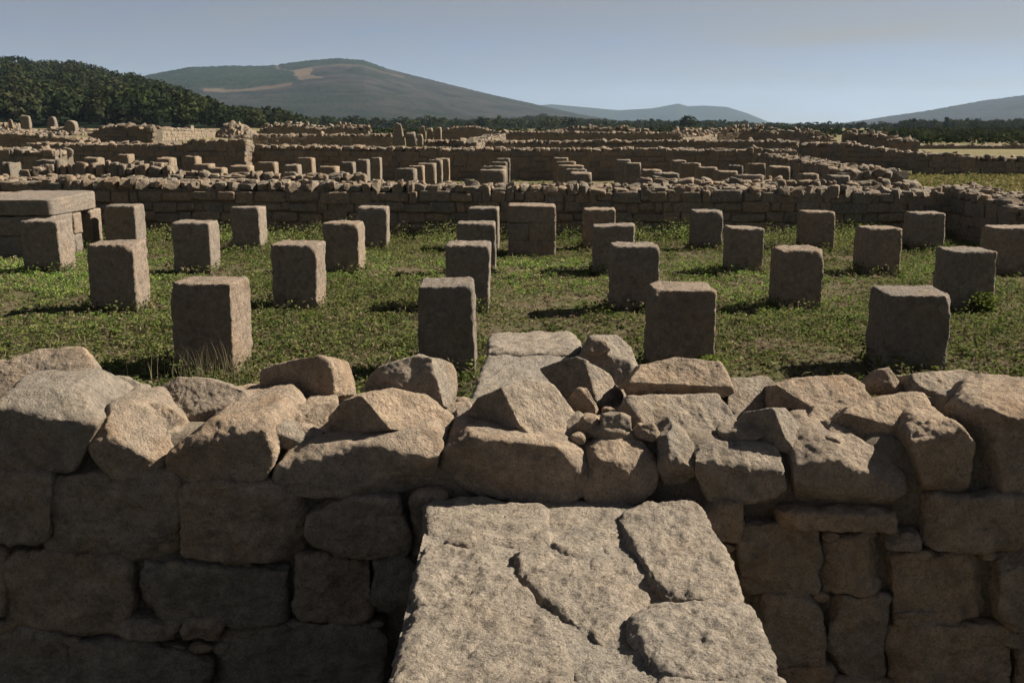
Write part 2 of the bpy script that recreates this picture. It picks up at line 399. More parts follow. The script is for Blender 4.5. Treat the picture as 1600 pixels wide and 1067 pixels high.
def scatter_hill(H, n, hmin, hmax, t0=0.0, t1=1.02, skip_open=True, u0=None, u1=None):
    pos, hs = [], []
    nyy, nxx = H['Z'].shape
    while len(pos) < n:
        i, j = rng.uniform(0, nyy - 1.001), rng.uniform(0, nxx - 1.001)
        t = i / (nyy - 1) * H['tt'][-1]
        if not (t0 <= t <= t1): continue
        a, b = int(i), int(j)
        if u0 is not None and not (u0 < H['uu'][b] < u1): continue
        if skip_open and H['op'][a, b] > 0.4 and rng.random() < 0.93: continue
        fi, fj = i - a, j - b
        def L(A): return (A[a, b] * (1 - fi) + A[a + 1, b] * fi) * (1 - fj) + (A[a, b + 1] * (1 - fi) + A[a + 1, b + 1] * fi) * fj
        pos.append((L(H['X']), L(H['Y']), L(H['Z']) - 0.6)); hs.append(rng.uniform(hmin, hmax))
    return pos, hs
p, h = scatter_hill(HL, 1700, 6.5, 11.5); h = [a * float(np.clip((545 - (815 + q[0] / q[1] / 1.02 * F_PX)) / 260, 0.3, 1)) for a, q in zip(h, p)]; obj('forest', bake_trees('forest', p, h, PROT, 0.06), kind='stuff')
p, h = scatter_hill(HD, 800, 3.5, 6.5); obj('forest', bake_trees('forest', p, h, PROT, 0.1), kind='stuff')
p, h = scatter_hill(HR, 2200, 4, 8); obj('forest', bake_trees('forest', p, h, PROT_LO, 0.35), kind='stuff')
# woods on the plain, ahead of the hills
pos, hs = [], []
for k in range(1500):
    u = rng.uniform(330, 1640); Y = rng.uniform(420, 900) if u > 480 else rng.uniform(260, 500)
    X = (u - 815) / F_PX * Y; hgt = rng.uniform(3, 7) if u < 900 else rng.uniform(2.2, 4.6)
    pos.append((X, Y, float(gz(X, Y)) - 0.6)); hs.append(hgt)
obj('forest', bake_trees('forest', pos, hs, PROT_LO, 0.12), kind='stuff')
# scrub closing the plain behind the ruins
pos, hs = [], []
for k in range(1300):
    u = (rng.uniform(560, 1660) if k % 3 else rng.uniform(1380, 1660)); Y = rng.uniform(105, 260) if u < 1400 else rng.uniform(84, 220)
    X = (u - 815) / F_PX * Y; pos.append((X, Y, float(gz(X, Y)) - 0.15)); hs.append(rng.uniform(0.5, 1.3) * (0.6 + Y / 300))
obj('shrubbery', bake_trees('shrubbery', pos, hs, PROT_LO, 0.0, 1.5), kind='stuff')

def lone_tree(u, vtop, Y, label, conifer=False, vbase=None):
    b = at_y(u, vbase or 205, Y); zb = float(gz(b[0], Y)) if vbase is None else b[2]; top = at_y(u, vtop, Y)[2]; hgt = top - zb
    t = empty('pine_tree' if conifer else 'broadleaf_tree', (b[0], Y, zb), label, 'tree')
    T, s = tree_proto(int(u), 80, 12, conifer, 0.9)
    if not conifer: T = T * np.array([1.15, 1.15, 1.05]); T[..., 2] -= 0.1
    V = (T * hgt).reshape(-1, 3); c = np.repeat(s[:, None] * np.array((0.035, 0.046, 0.022)), 3, 0)
    obj('crown', mesh('crown', V, np.arange(len(V)).reshape(-1, 3), M_TREE, False, {'col': c}), parent=t)
    ang = np.linspace(0, 2 * math.pi, 8, endpoint=False); TV = []
    for k, (hh, rr) in enumerate(((-0.3, 0.05), (0.25, 0.03), (0.7, 0.012))):
        TV += [(rr * hgt * math.cos(a), rr * hgt * math.sin(a), hh * hgt) for a in ang]
    TF = [(k * 8 + i, k * 8 + (i + 1) % 8, k * 8 + 8 + (i + 1) % 8, k * 8 + 8 + i) for k in range(2) for i in range(8)]
    obj('trunk', mesh('trunk', TV, TF, M_BARK), parent=t)
lone_tree(1075, 179, 300, 'lone dark round-crowned tree standing on the plain before the far hills')

# ------------------------------------------------------------------ haze
HZ = [(-9500, -80, -2), (9500, -80, -2), (9500, 8200, -2), (-9500, 8200, -2)]
hv = [(x, y, z) for z in (-2, 330) for x, y, _ in HZ]
hm = bpy.data.materials.new('haze_air'); hm.use_nodes = True; ht = hm.node_tree; ht.nodes.clear()
ho = ht.nodes.new('ShaderNodeOutputMaterial'); pv = ht.nodes.new('ShaderNodeVolumePrincipled')
pv.inputs['Color'].default_value = (0.54, 0.73, 0.98, 1); pv.inputs['Density'].default_value = 0.00007; pv.inputs['Anisotropy'].default_value = 0.2
ht.links.new(pv.outputs[0], ho.inputs['Volume'])
obj('haze', mesh('haze', hv, [(3, 2, 1, 0), (4, 5, 6, 7), (0, 1, 5, 4), (1, 2, 6, 5), (2, 3, 7, 6), (3, 0, 4, 7)], hm, False), kind='stuff')

# ------------------------------------------------------------------ stones
seedc = [100]
def nseed():
    seedc[0] += 7; return seedc[0]
def stone_obj(name, planes, frame, half, c, parent, n=22, p=11, amp=0.012, fs=9.0, mat=None, label=None, wear=0.35):
    s = nseed()
    V, Fc = rock_verts(planes, frame, half, n, p, amp, fs, s, c, wear)
    me = mesh(name, V, Fc, mat)
    o = obj(name, me, tuple(np.asarray(c) - np.array(parent.location)) if parent else tuple(c), parent=parent, label=label)
    return o
def prism(poly3, e1, e2, ax, d0, d1, parent, grow=1.05, cuts=(), rnd=2, name='stone', **kw):
    """convex prism: outline poly3 lies in the plane spanned by e1,e2; it reaches d0 (towards -ax) and d1 (towards +ax)"""
    e1, e2, ax = map(np.asarray, (e1, e2, ax)); poly3 = np.asarray(poly3)
    o0 = poly3.mean(0); Q = np.c_[(poly3 - o0) @ e1, (poly3 - o0) @ e2]; H = hull2(Q)
    # area centroid
    x, y = H[:, 0], H[:, 1]; x2, y2 = np.roll(x, -1), np.roll(y, -1); cr = x * y2 - x2 * y; A = cr.sum() / 2
    cx, cyy = ((x + x2) * cr).sum() / (6 * A), ((y + y2) * cr).sum() / (6 * A)
    H = (H - (cx, cyy)); c = o0 + e1 * cx + e2 * cyy
    mid = (d1 - d0) / 2; hd = (d0 + d1) / 2; c = c + ax * mid
    planes = []
    for i in range(len(H)):
        a, b = H[i], H[(i + 1) % len(H)]; t = b - a; L = np.linalg.norm(t)
        if L < 1e-5: continue
        nn = np.array([t[1], -t[0]]) / L; d = nn @ a
        planes.append((e1 * nn[0] + e2 * nn[1], max(d, 0.004) * grow))
    planes += [(ax, hd), (-ax, hd)]
    ext = np.array([np.ptp(H[:, 0]) / 2, np.ptp(H[:, 1]) / 2, hd])
    for nrm, fr in cuts:
        nrm = np.asarray(nrm, float); nrm /= np.linalg.norm(nrm)
        sup = max((e1 * a[0] + e2 * a[1]) @ nrm for a in H) + abs(ax @ nrm) * hd
        planes.append((nrm, sup * fr))
    r = random.Random(nseed())
    for k in range(rnd * 3):
        nrm = np.array([r.gauss(0, 1) for _ in range(3)]); nrm /= np.linalg.norm(nrm)
        sup = max((e1 * a[0] + e2 * a[1]) @ nrm for a in H) + abs(ax @ nrm) * hd
        planes.append((nrm, sup * r.uniform(0.74, 0.97)))
    frame = np.array([e1, e2, ax])
    if np.linalg.det(frame) < 0: frame = np.array([e2, e1, ax]); ext = ext[[1, 0, 2]]
    return stone_obj(name, planes, frame, ext, c, parent, **kw)
X_, Y_, Z_ = np.eye(3)

# near wall: the long rubble wall across the foreground
NW = empty('stone_wall', (0, 3.2, 0), 'near rubble wall of big rounded stones crossing the whole foreground, sunlit along its top', 'wall')
YF = 2.85
def face_stone(px, yf=YF, depth=0.3, **kw):
    pts = [at_y(u, v, yf) for u, v in px]
    kw.setdefault('n', 34); kw.setdefault('amp', 0.015); kw.setdefault('fs', 8.0); kw.setdefault('p', 26); kw.setdefault('rnd', 3); kw.setdefault('grow', 1.075)
    return prism(pts, X_, Z_, Y_, 0.0, depth, NW, mat=M_NEAR, **kw)
def boxp(a, b, c, d, k=0.14):
    w, h = c - a, d - b; r = lambda: random.uniform(0.4, 1.6) * k
    return [(a + w * r(), b), (c - w * r(), b), (c, b + h * r()), (c, d - h * r()), (c - w * r(), d), (a + w * r(), d), (a, d - h * r()), (a, b + h * r())]
UPF = [((0.05, -0.6, 0.8), 0.70)]
COURSE_A = [
    ([(-40, 625), (60, 622), (130, 640), (148, 660), (135, 695), (112, 735), (40, 745), (-40, 740)], 0.42),
    ([(118, 690), (150, 652), (190, 655), (262, 700), (275, 715), (262, 740), (190, 752), (130, 742)], 0.36),
    ([(262, 712), (325, 668), (400, 660), (432, 672), (432, 705), (408, 748), (330, 758), (268, 752)], 0.46),
    ([(434, 745), (452, 708), (545, 696), (668, 682), (684, 705), (665, 762), (640, 782), (440, 772)], 0.34),
    ([(694, 720), (712, 680), (735, 672), (840, 680), (905, 712), (917, 740), (908, 772), (880, 787), (740, 778), (690, 750)], 0.36),
    ([(917, 715), (940, 700), (1005, 706), (1030, 735), (1018, 780), (960, 790), (905, 786)], 0.30),
    ([(1030, 735), (1036, 695), (1060, 682), (1088, 708), (1088, 745), (1070, 765), (1040, 762)], 0.22),
    ([(1088, 740), (1092, 705), (1150, 702), (1228, 712), (1240, 745), (1220, 790), (1110, 782)], 0.32),
    ([(1245, 740), (1252, 705), (1290, 690), (1350, 698), (1412, 735), (1440, 790), (1390, 818), (1255, 792)], 0.36),
    ([(1418, 715), (1432, 685), (1455, 668), (1500, 668), (1527, 700), (1528, 775), (1450, 778)], 0.34),
    ([(1532, 690), (1540, 655), (1570, 640), (1660, 636), (1660, 780), (1545, 778)], 0.40)]
CUT_A = [[((.15, -.5, .85), .80)], [((.5, -.4, .75), .62)], [((0, -.3, .95), .88), ((1, -.1, .3), .85)], [((0, -.35, .94), .85)], [((.1, -.35, .94), .86)],
         [((.2, -.55, .8), .74)], [((.5, -.5, .7), .62)], [((.1, -.6, .8), .74)], [((.3, -.6, .75), .72)], [((-.3, -.35, .9), .82)], [((0, -.3, .95), .86)]]
for (px, dp), cu in zip(COURSE_A, CUT_A): face_stone(px, depth=dp, cuts=cu, n=56, p=40, amp=0.012)
FACE_BOXES = [(-40, 742, 76, 858), (82, 738, 274, 878), (286, 760, 476, 876), (482, 784, 638, 872), (642, 780, 690, 870),
          (8, 868, 196, 996), (204, 880, 440, 976), (444, 874, 576, 972), (582, 876, 650, 968), (-60, 862, 4, 975),
          (-40, 982, 106, 1100), (112, 1008, 322, 1110), (328, 978, 622, 1110), (184, 976, 278, 1006), (282, 974, 346, 1006), (68, 840, 110, 870),
          (1098, 786, 1160, 850), (1158, 822, 1278, 928), (1284, 834, 1380, 930), (1226, 800, 1412, 832), (1400, 864, 1552, 984), (1384, 836, 1440, 862),
          (1448, 782, 1640, 862), (1566, 866, 1660, 988), (1186, 932, 1286, 1042), (1294, 938, 1398, 1064), (1403, 988, 1590, 1100), (1398, 958, 1470, 988),
          (1556, 990, 1660, 1012), (1592, 1014, 1670, 1110), (1212, 1044, 1294, 1110), (1296, 1066, 1396, 1110)]
for b in FACE_BOXES:
    face_stone(boxp(*b, k=0.07), yf=YF + random.uniform(-0.02, 0.015), depth=0.2, n=44 if (b[2] - b[0]) > 70 else 16, p=30, amp=0.02)
# beyond the frame the wall goes on in the same courses
for side in (-1, 1):
    for z0, z1 in ((0.0, 0.22), (0.22, 0.42), (0.42, 0.63), (0.63, 0.86)):
        x = 1.66
        while x < 3.3:
            w = random.uniform(0.24, 0.42); a, b = (x, x + w) if side > 0 else (-x - w, -x)
            pts = [(a, YF, z0 + .02), (b - .03, YF, z0), (b - .01, YF, z1 - .03), (b - .05, YF, z1 - .01), (a + .03, YF, z1 - .01), (a + .01, YF, z1 - .04)]
            prism(pts, X_, Z_, Y_, 0, 0.4 if z1 > .8 else 0.2, NW, mat=M_NEAR, n=10, amp=0.016, fs=8, p=9); x += w

# boulders bedded on the wall top: outline seen from the camera side, own distance, depth and break faces
def boulder(px, Y, depth, cuts=(), n=34, amp=0.010, fs=9.0, p=60, rnd=6, parent=None, mat=M_NEAR, **kw):
    u0 = sum(a for a, _ in px) / len(px); v0 = sum(b for _, b in px) / len(px)
    d = ray(u0, v0); d /= np.linalg.norm(d)
    ax = np.array([0, 1, -0.30]); ax /= np.linalg.norm(ax)
    e1 = X_; e2 = np.cross(e1, ax)
    if e2[2] < 0: e2 = -e2
    c = at_y(u0, v0, Y); pts = []
    for u, v in px:
        r_ = ray(u, v); pts.append(EYEV + r_ * (((c - EYEV) @ ax) / (r_ @ ax)))
    return prism(pts, e1, e2, ax, depth / 2, depth / 2, parent or NW, grow=1.06, cuts=cuts, rnd=rnd, n=n, amp=amp, fs=fs, p=p, mat=mat, **kw)
FR = lambda f, x=-0.1, z=0.0: ((x, -1, z), f)
RI = lambda f, y=-0.2, z=0.35: ((1, y, z), f)
LT = lambda f, x=0.15: ((x, -0.62, 0.77), f)      # weathered slope falling towards the front
BOULDERS = [
    ([(-40, 590), (60, 545), (120, 544), (150, 572), (156, 606), (100, 628), (0, 620), (-40, 615)], 3.28, 0.24, [LT(0.3, 0)]),
    ([(-70, 572), (-20, 560), (18, 565), (30, 590), (-60, 600)], 3.5, 0.2, [LT(0.4)]),
    ([(140, 612), (165, 590), (195, 585), (222, 598), (226, 622), (190, 635), (150, 632)], 3.25, 0.2, [LT(0.25)]),
    ([(226, 615), (280, 592), (330, 594), (395, 614), (402, 632), (335, 662), (288, 652), (235, 640)], 3.2, 0.22, [LT(0.32, -0.1), FR(0.7, 0.2)]),
    ([(196, 650), (215, 632), (262, 634), (292, 655), (280, 676), (220, 676)], 3.04, 0.18, [LT(0.35)]),
    ([(402, 608), (414, 580), (500, 562), (540, 557), (551, 590), (546, 620), (520, 634), (406, 628)], 3.42, 0.26, [FR(0.55, -0.12, -0.05), RI(0.78)]),
    ([(557, 608), (600, 576), (655, 558), (700, 570), (716, 602), (720, 635), (690, 658), (572, 645)], 3.3, 0.26, [FR(0.5, -0.7, -0.2), RI(0.72)]),
    ([(508, 660), (560, 617), (612, 608), (660, 620), (702, 652), (694, 674), (520, 674)], 3.03, 0.24, [FR(0.5, -0.55, -0.05), ((0.45, -0.55, 0.7), 0.42)]),
    ([(720, 662), (768, 602), (800, 586), (862, 606), (900, 650), (908, 692), (870, 688), (730, 672)], 3.06, 0.28, [FR(0.42, -0.95, -0.1), ((0.55, -0.62, 0.56), 0.36)]),
    ([(838, 580), (900, 562), (942, 580), (978, 602), (972, 632), (930, 642), (868, 612)], 3.42, 0.24, [FR(0.5, -0.5), RI(0.42, -0.75, 0.4)]),
    ([(884, 630), (896, 608), (916, 606), (936, 640), (925, 652), (892, 650)], 3.2, 0.1, [FR(0.6)]),
    ([(903, 668), (912, 650), (930, 648), (938, 672), (925, 682), (908, 682)], 3.0, 0.08, []),
    ([(936, 672), (942, 648), (962, 640), (984, 650), (984, 680), (945, 684)], 2.99, 0.09, []),
    ([(988, 682), (998, 664), (1018, 662), (1030, 682), (1015, 690)], 2.96, 0.07, []),
    ([(940, 700), (965, 690), (990, 692), (996, 704), (960, 710)], 2.95, 0.06, []),
    ([(980, 602), (1000, 572), (1050, 562), (1122, 569), (1141, 590), (1138, 614), (1100, 624), (985, 620)], 3.36, 0.26, [LT(0.5, 0.05), FR(0.66, 0.0, -0.3)]),
    ([(968, 650), (985, 622), (1060, 626), (1142, 616), (1168, 662), (1155, 696), (1060, 696), (1000, 682)], 3.12, 0.28, [LT(0.22), FR(0.7, -1.2)]),
    ([(1130, 640), (1140, 594), (1200, 588), (1218, 604), (1212, 650), (1160, 660)], 3.36, 0.24, [LT(0.25)]),
    ([(1195, 634), (1206, 602), (1250, 591), (1326, 588), (1372, 616), (1362, 632), (1300, 642), (1235, 640)], 3.3, 0.24, [LT(0.42), FR(0.72, -0.5)]),
    ([(1160, 672), (1172, 645), (1225, 638), (1266, 676), (1262, 712), (1240, 712), (1172, 692)], 3.0, 0.2, [FR(0.5, -0.9), ((0.7, -0.55, 0.5), 0.42)]),
    ([(1252, 652), (1270, 634), (1305, 632), (1314, 656), (1290, 668), (1258, 668)], 3.12, 0.14, [LT(0.3)]),
    ([(1268, 678), (1318, 638), (1385, 620), (1440, 614), (1460, 640), (1450, 668), (1400, 688), (1318, 682)], 3.08, 0.26, [LT(0.4), FR(0.62, -0.1, -0.1), RI(0.8)]),
    ([(1350, 600), (1362, 580), (1382, 577), (1398, 596), (1396, 614), (1362, 616)], 3.42, 0.1, []),
    ([(1400, 604), (1412, 586), (1500, 580), (1548, 594), (1552, 610), (1500, 622), (1410, 620)], 3.42, 0.24, [LT(0.4), FR(0.75)]),
    ([(1468, 650), (1474, 612), (1510, 604), (1534, 618), (1532, 656), (1490, 664)], 3.2, 0.16, [FR(0.55, -0.4)]),
    ([(1544, 622), (1556, 594), (1660, 586), (1680, 630), (1560, 640)], 3.36, 0.24, [LT(0.35)]),
    ([(1440, 640), (1452, 618), (1474, 616), (1480, 645), (1450, 655)], 3.3, 0.12, []),
    ([(405, 655), (430, 634), (520, 632), (545, 652), (520, 680), (440, 690)], 3.12, 0.26, [LT(0.2)]),
    ([(690, 650), (700, 632), (730, 628), (742, 650), (720, 668), (696, 668)], 3.22, 0.12, [LT(0.3)]),
]
for px, Y, dp, cu in BOULDERS: boulder(px, Y, dp, cu, n=56 if max(a for a, _ in px) - min(a for a, _ in px) > 70 else 18)
# small spalls and pebbles wedged between the boulders
for k in range(70):
    x = random.uniform(-1.7, 1.7); y = random.uniform(2.92, 3.5); s = random.uniform(0.012, 0.035)
    c = np.array([x, y, 0.875 + s * 0.4]); pts = [c + s * np.array([math.cos(a) * random.uniform(.7, 1.3), 0, math.sin(a) * random.uniform(.5, .9)]) for a in np.linspace(0, 6.28, 7)[:-1]]
    prism(pts, X_, Z_, Y_, s * 0.8, s * 0.8, NW, mat=M_NEAR, n=6, amp=s * 0.15, fs=30, p=8, name='spall')
for k in range(60):   # flat broken pieces bedded between the big stones
    x = random.uniform(-1.7, 1.7); y = random.uniform(2.94, 3.5); s = random.uniform(0.035, 0.075)
    c = np.array([x, y, 0.872 + s * 0.25]); an = sorted(random.uniform(0, 6.28) for _ in range(6))
    pts = [c + s * np.array([math.cos(a) * 1.2, 0, math.sin(a) * random.uniform(.35, .7)]) for a in an]
    if np.ptp([p_[2] for p_ in pts]) < 0.02 or np.ptp([p_[0] for p_ in pts]) < 0.03: continue
    prism(pts, X_, Z_, Y_, s * 0.8, s * 0.8, NW, mat=M_NEAR, n=12, amp=s * 0.08, fs=22, p=40, rnd=3, cuts=[LT(random.uniform(.4, .8), random.uniform(-.3, .4))])
for b in FACE_BOXES[::1]:   # pinning stones in the joints of the face
    for u, v in ((b[2] + 2, b[3] + 2), ((b[0] + b[2]) / 2 + random.uniform(-30, 30), b[3] + 3)):
        c = at_y(u, v, YF + 0.03); s = random.uniform(0.012, 0.03); sx = random.uniform(1, 2.2)
        pts = [c + s * np.array([math.cos(a) * sx * random.uniform(.8, 1.2), 0, math.sin(a) * random.uniform(.6, .9)]) for a in np.linspace(0, 6.28, 7)[:-1]]
        prism(pts, X_, Z_, Y_, 0.02, 0.05, NW, mat=M_NEAR, n=8, amp=s * 0.12, fs=26, p=20, rnd=2, name='spall')
# earth-and-lime core behind and under the stones
cx_ = np.linspace(-3.3, 3.3, 240); cyv = np.linspace(2.915, 3.56, 32)
CXm, CYm = np.meshgrid(cx_, cyv); P = np.c_[CXm.ravel(), CYm.ravel(), np.zeros(CXm.size)]
edge = np.minimum(P[:, 1] - 2.915, 3.56 - P[:, 1])
P[:, 2] = 0.872 + 0.022 * fbm(P * 7, 5, 4) - 0.09 * np.clip(1 - edge / 0.07, 0, 1) ** 2
nxc = len(cx_); k = np.arange((len(cyv) - 1) * nxc).reshape(-1, nxc)[:, :-1].ravel()
topf = np.c_[k, k + 1, k + nxc + 1, k + nxc]
sv_, sf = list(P), list(topf)
for row, flip in ((0, 0), (len(cyv) - 1, 1)):
    b0 = len(sv_); zs = np.linspace(1, 0, 24)
    for z in zs:
        for i in range(nxc):
            q_ = P[row * nxc + i].copy(); q_[2] *= z; q_[1] += (0.010 * math.sin(q_[0] * 17 + z * 9) if 0 < z < 1 else 0); sv_.append(q_)
    for a in range(23):
        for i in range(nxc - 1):
            f = (b0 + a * nxc + i, b0 + (a + 1) * nxc + i, b0 + (a + 1) * nxc + i + 1, b0 + a * nxc + i + 1); sf.append(f if not flip else f[::-1])
obj('mortar_core', mesh('mortar_core', np.array(sv_) - np.array(NW.location), np.array(sf), M_MORT), parent=NW)

# buttress in front of the near wall
BT = empty('stone_buttress', (0.13, 2.2, 0), 'broad low buttress with a cracked pale top jutting from the near wall towards us', 'buttress')
Z5 = lambda pts: [(600 + a * 0.4, 740 + b * 0.4) for a, b in pts]
def slab(px, ztop, depth, parent, **kw):
    kw.setdefault('n', 44); kw.setdefault('amp', 0.014); kw.setdefault('fs', 14.0); kw.setdefault('grow', 1.07); kw.setdefault('p', 14); kw.setdefault('rnd', 0)
    pts = [at_z(u, v, ztop) for u, v in px]
    return prism(pts, X_, Y_, Z_, depth, 0.0, parent, mat=M_TOP, **kw)
slab(Z5([(165, 100), (240, 80), (620, 118), (660, 262), (480, 268), (180, 246)]), 0.725, 0.25, BT, cuts=[((0, -0.35, 0.93), 0.93)])
slab(Z5([(600, 122), (905, 130), (985, 300), (998, 395), (860, 400), (720, 305), (640, 262)]), 0.712, 0.25, BT)
slab(Z5([(912, 170), (985, 105), (1210, 96), (1262, 150), (1345, 300), (1404, 450), (1400, 486), (1085, 452), (1010, 340)]), 0.736, 0.25, BT, n=60)
slab(Z5([(958, 545), (1060, 480), (1420, 494), (1486, 560), (1535, 768), (1080, 776), (1010, 700)]), 0.735, 0.25, BT, n=60, p=12)
for pz, zt in (([(150, 268), (340, 278), (480, 372), (560, 430), (610, 505), (420, 560), (104, 498), (118, 350)], 0.734),
               ([(104, 508), (250, 530), (420, 568), (612, 512), (640, 565), (735, 670), (752, 840), (10, 840), (60, 600)], 0.730)):
    slab(Z5(pz), zt, 0.25, BT, n=64, amp=0.015, grow=1.02)
slab(Z5([(525, 290), (720, 312), (850, 412), (990, 424), (1045, 465), (955, 540), (900, 600), (850, 640), (775, 612), (690, 495), (530, 395)]), 0.722, 0.22, BT, n=60, amp=0.015)
slab(Z5([(650, 540), (725, 650), (850, 648), (955, 570), (1008, 720), (1060, 830), (760, 836)]), 0.700, 0.2, BT, n=40)
slab(Z5([(1075, 788), (1545, 790), (1590, 900), (1060, 930)]), 0.728, 0.22, BT, n=40)
slab(Z5([(765, 842), (1052, 842), (1050, 1000), (740, 1000)]), 0.715, 0.22, BT, n=24)
slab(Z5([(0, 850), (752, 850), (725, 1150), (-110, 1150)]), 0.725, 0.25, BT, n=30)
slab(Z5([(735, 1010), (1055, 940), (1600, 915), (1690, 1150), (735, 1160)]), 0.725, 0.25, BT, n=30)
# lower courses of the buttress
for z0, z1 in ((0.0, 0.24), (0.245, 0.475)):
    for xa, xb, ya, yb in ((-0.3, 0.12, 2.15, 2.86), (0.13, 0.56, 2.3, 2.86), (-0.3, 0.2, 1.5, 2.14), (0.21, 0.55, 1.5, 2.29)):
        prism([(xa, ya, z0), (xb, ya, z0), (xb, ya, z1), (xa, ya, z1)], X_, Z_, Y_, 0, yb - ya, BT, mat=M_NEAR, n=14, p=14, amp=0.012, fs=7, rnd=0)
bx, by = np.meshgrid(np.linspace(-0.27, 0.53, 90), np.linspace(1.5, 2.86, 130))
P = np.c_[bx.ravel(), by.ravel(), np.zeros(bx.size)]; P[:, 2] = 0.706 + 0.012 * fbm(P * 11, 9, 5)
k = np.arange(129 * 90).reshape(-1, 90)[:, :-1].ravel()
obj('mortar_bed', mesh('mortar_bed', P - np.array(BT.location), np.c_[k, k + 1, k + 91, k + 90], M_TOP), parent=BT)

# stub of wall behind the near wall, inside the building
IB = empty('stone_buttress', (0.1, 4.0, 0), 'squat flat-topped buttress behind the near wall with one slab and a pitted block', 'buttress')
slab([(768, 518), (890, 518), (906, 532), (898, 549), (766, 548)], 0.86, 0.2, IB, n=34)
slab([(764, 552), (900, 552), (912, 600), (905, 640), (735, 640), (742, 600)], 0.84, 0.22, IB, n=40)
boulder([(905, 560), (925, 520), (962, 516), (978, 540), (990, 575), (970, 605), (915, 600)], 4.3, 0.4, [((0.2, -0.5, 0.85), 0.62)], parent=IB, mat=M_TOP)
boulder([(912, 545), (922, 528), (948, 528), (956, 545), (940, 558), (918, 556)], 4.1, 0.08, [], parent=IB, n=14)
for xa, xb, z0, z1 in ((-0.16, 0.16, 0, 0.32), (0.17, 0.5, 0, 0.32), (-0.16, 0.25, 0.325, 0.63), (0.26, 0.5, 0.325, 0.63)):
    prism([(xa, 3.57, z0), (xb, 3.57, z0), (xb, 3.57, z1), (xa, 3.57, z1)], X_, Z_, Y_, 0, 1.1, IB, mat=M_NEAR, n=14, p=14, amp=0.012, fs=7, rnd=0)

# ------------------------------------------------------------------ pillars of the granary floor
ROWY = [7.37, 10.15, 12.93, 15.72]
ORD = ['first', 'second', 'third', 'fourth', 'fifth', 'sixth', 'seventh', 'eighth']
ROWN = ['the nearest row', 'the second row', 'the third row', 'the farthest row by the middle wall']
ROWS = [[(266, 388, 445), (651, 744, 448), (1009, 1121, 455), (1357, 1491, 462)],
        [(133, 231, 383), (423, 507, 384), (696, 766, 384), (952, 1032, 386), (1204, 1288, 392), (1462, 1560, 394)],
        [(30, 113, 346), (267, 342, 349), (505, 569, 350), (713, 775, 350), (925, 993, 354), (1131, 1195, 358), (1336, 1411, 358), (1530, 1640, 357)],
        [(160, 226, 322), (359, 416, 325), (558, 609, 325), (731, 780, 326), (910, 963, 328), (1078, 1130, 331), (1246, 1307, 332), (1413, 1479, 334)]]
pillars = []
def monolith(name, xa, xb, ya, yb, z0, z1, mat, n, amp, fs, p=60, parent=None, corners=4, tw=None):
    c = np.array([(xa + xb) / 2, (ya + yb) / 2, (z0 + z1) / 2]); hx, hy, hz = (xb - xa) / 2, (yb - ya) / 2, (z1 - z0) / 2
    r = random.Random(nseed()); j = lambda: r.gauss(0, 0.018)
    a = r.gauss(0, 0.03) if tw is None else tw
    ca, sa = math.cos(a), math.sin(a)
    planes = [((ca, sa, j()), hx), ((-ca, -sa, j()), hx), ((-sa, ca, j()), hy), ((sa, -ca, j()), hy), ((j() * .7, j() * .7, 1), hz), ((0, 0, -1), hz)]
    for k in range(corners):   # knocked-off corners
        nrm = np.array([r.choice((-1, 1)) * r.uniform(.5, 1), r.choice((-1, 1)) * r.uniform(.5, 1), r.uniform(-0.2, 1)]); nrm /= np.linalg.norm(nrm)
        planes.append((nrm, (np.abs(nrm) * (hx, hy, hz)).sum() * r.uniform(0.88, 0.98)))
    return stone_obj(name, planes, np.eye(3), np.array([hx, hy, hz]), c, parent, n=n, p=p, amp=amp, fs=fs, mat=mat, wear=0.2)
for ri, row in enumerate(ROWS):
    for ci, (ua, ub, vt) in enumerate(row):
        Y = ROWY[ri] + random.uniform(-0.04, 0.04); dp = 0.45; k = (Y + dp) / Y
        fa = ua if ua < 815 else 815 + (ua - 815) * k
        fb = ub if ub > 815 else 815 + (ub - 815) * k
        A, B = at_y(fa, vt, Y), at_y(fb, vt, Y)
        lab = 'squared granite pillar, %s from left in %s' % (ORD[ci], ROWN[ri])
        if ci == len(row) - 1: lab = 'squared granite pillar, rightmost one in %s' % ROWN[ri]
        if ri == 0 and ci == 0: lab = 'squared granite pillar with dry grass at its foot, leftmost in the nearest row'
        o = monolith('stone_pillar', A[0], B[0], Y, Y + dp, -0.08, A[2] + 0.006, M_PIL, (46, 36, 28, 22)[ri], (0.014, 0.014, 0.013, 0.013)[ri], 12.0)
        put(o, label=lab, cat='stone pillar', group='squat granite pillars in rows on the grass')
        pillars.append((A[0], B[0], Y))

# block pier among the pillars
PR = empty('block_pier', (0, 15, 0), 'wide pier of stacked granite blocks near the centre, before the middle wall', 'stone pier')
pa, pb = at_y(794, 322, 14.9), at_y(869, 322, 14.9); zt = pa[2]; xm = (pa[0] + pb[0]) / 2
for z0, z1, spl in ((-0.05, 0.238, 0.0), (0.236, 0.510, 0.42), (0.508, zt, 0.0)):
    xs = [pa[0], pb[0]] if not spl else [pa[0], pa[0] + (pb[0] - pa[0]) * spl, pb[0]]
    for a, b in zip(xs, xs[1:]): monolith('block', a - .002, b + .002, 14.9 + random.uniform(0, .012), 15.6, z0, z1, M_PIL, 20, 0.006, 12.0, corners=1, parent=PR, tw=0.0)

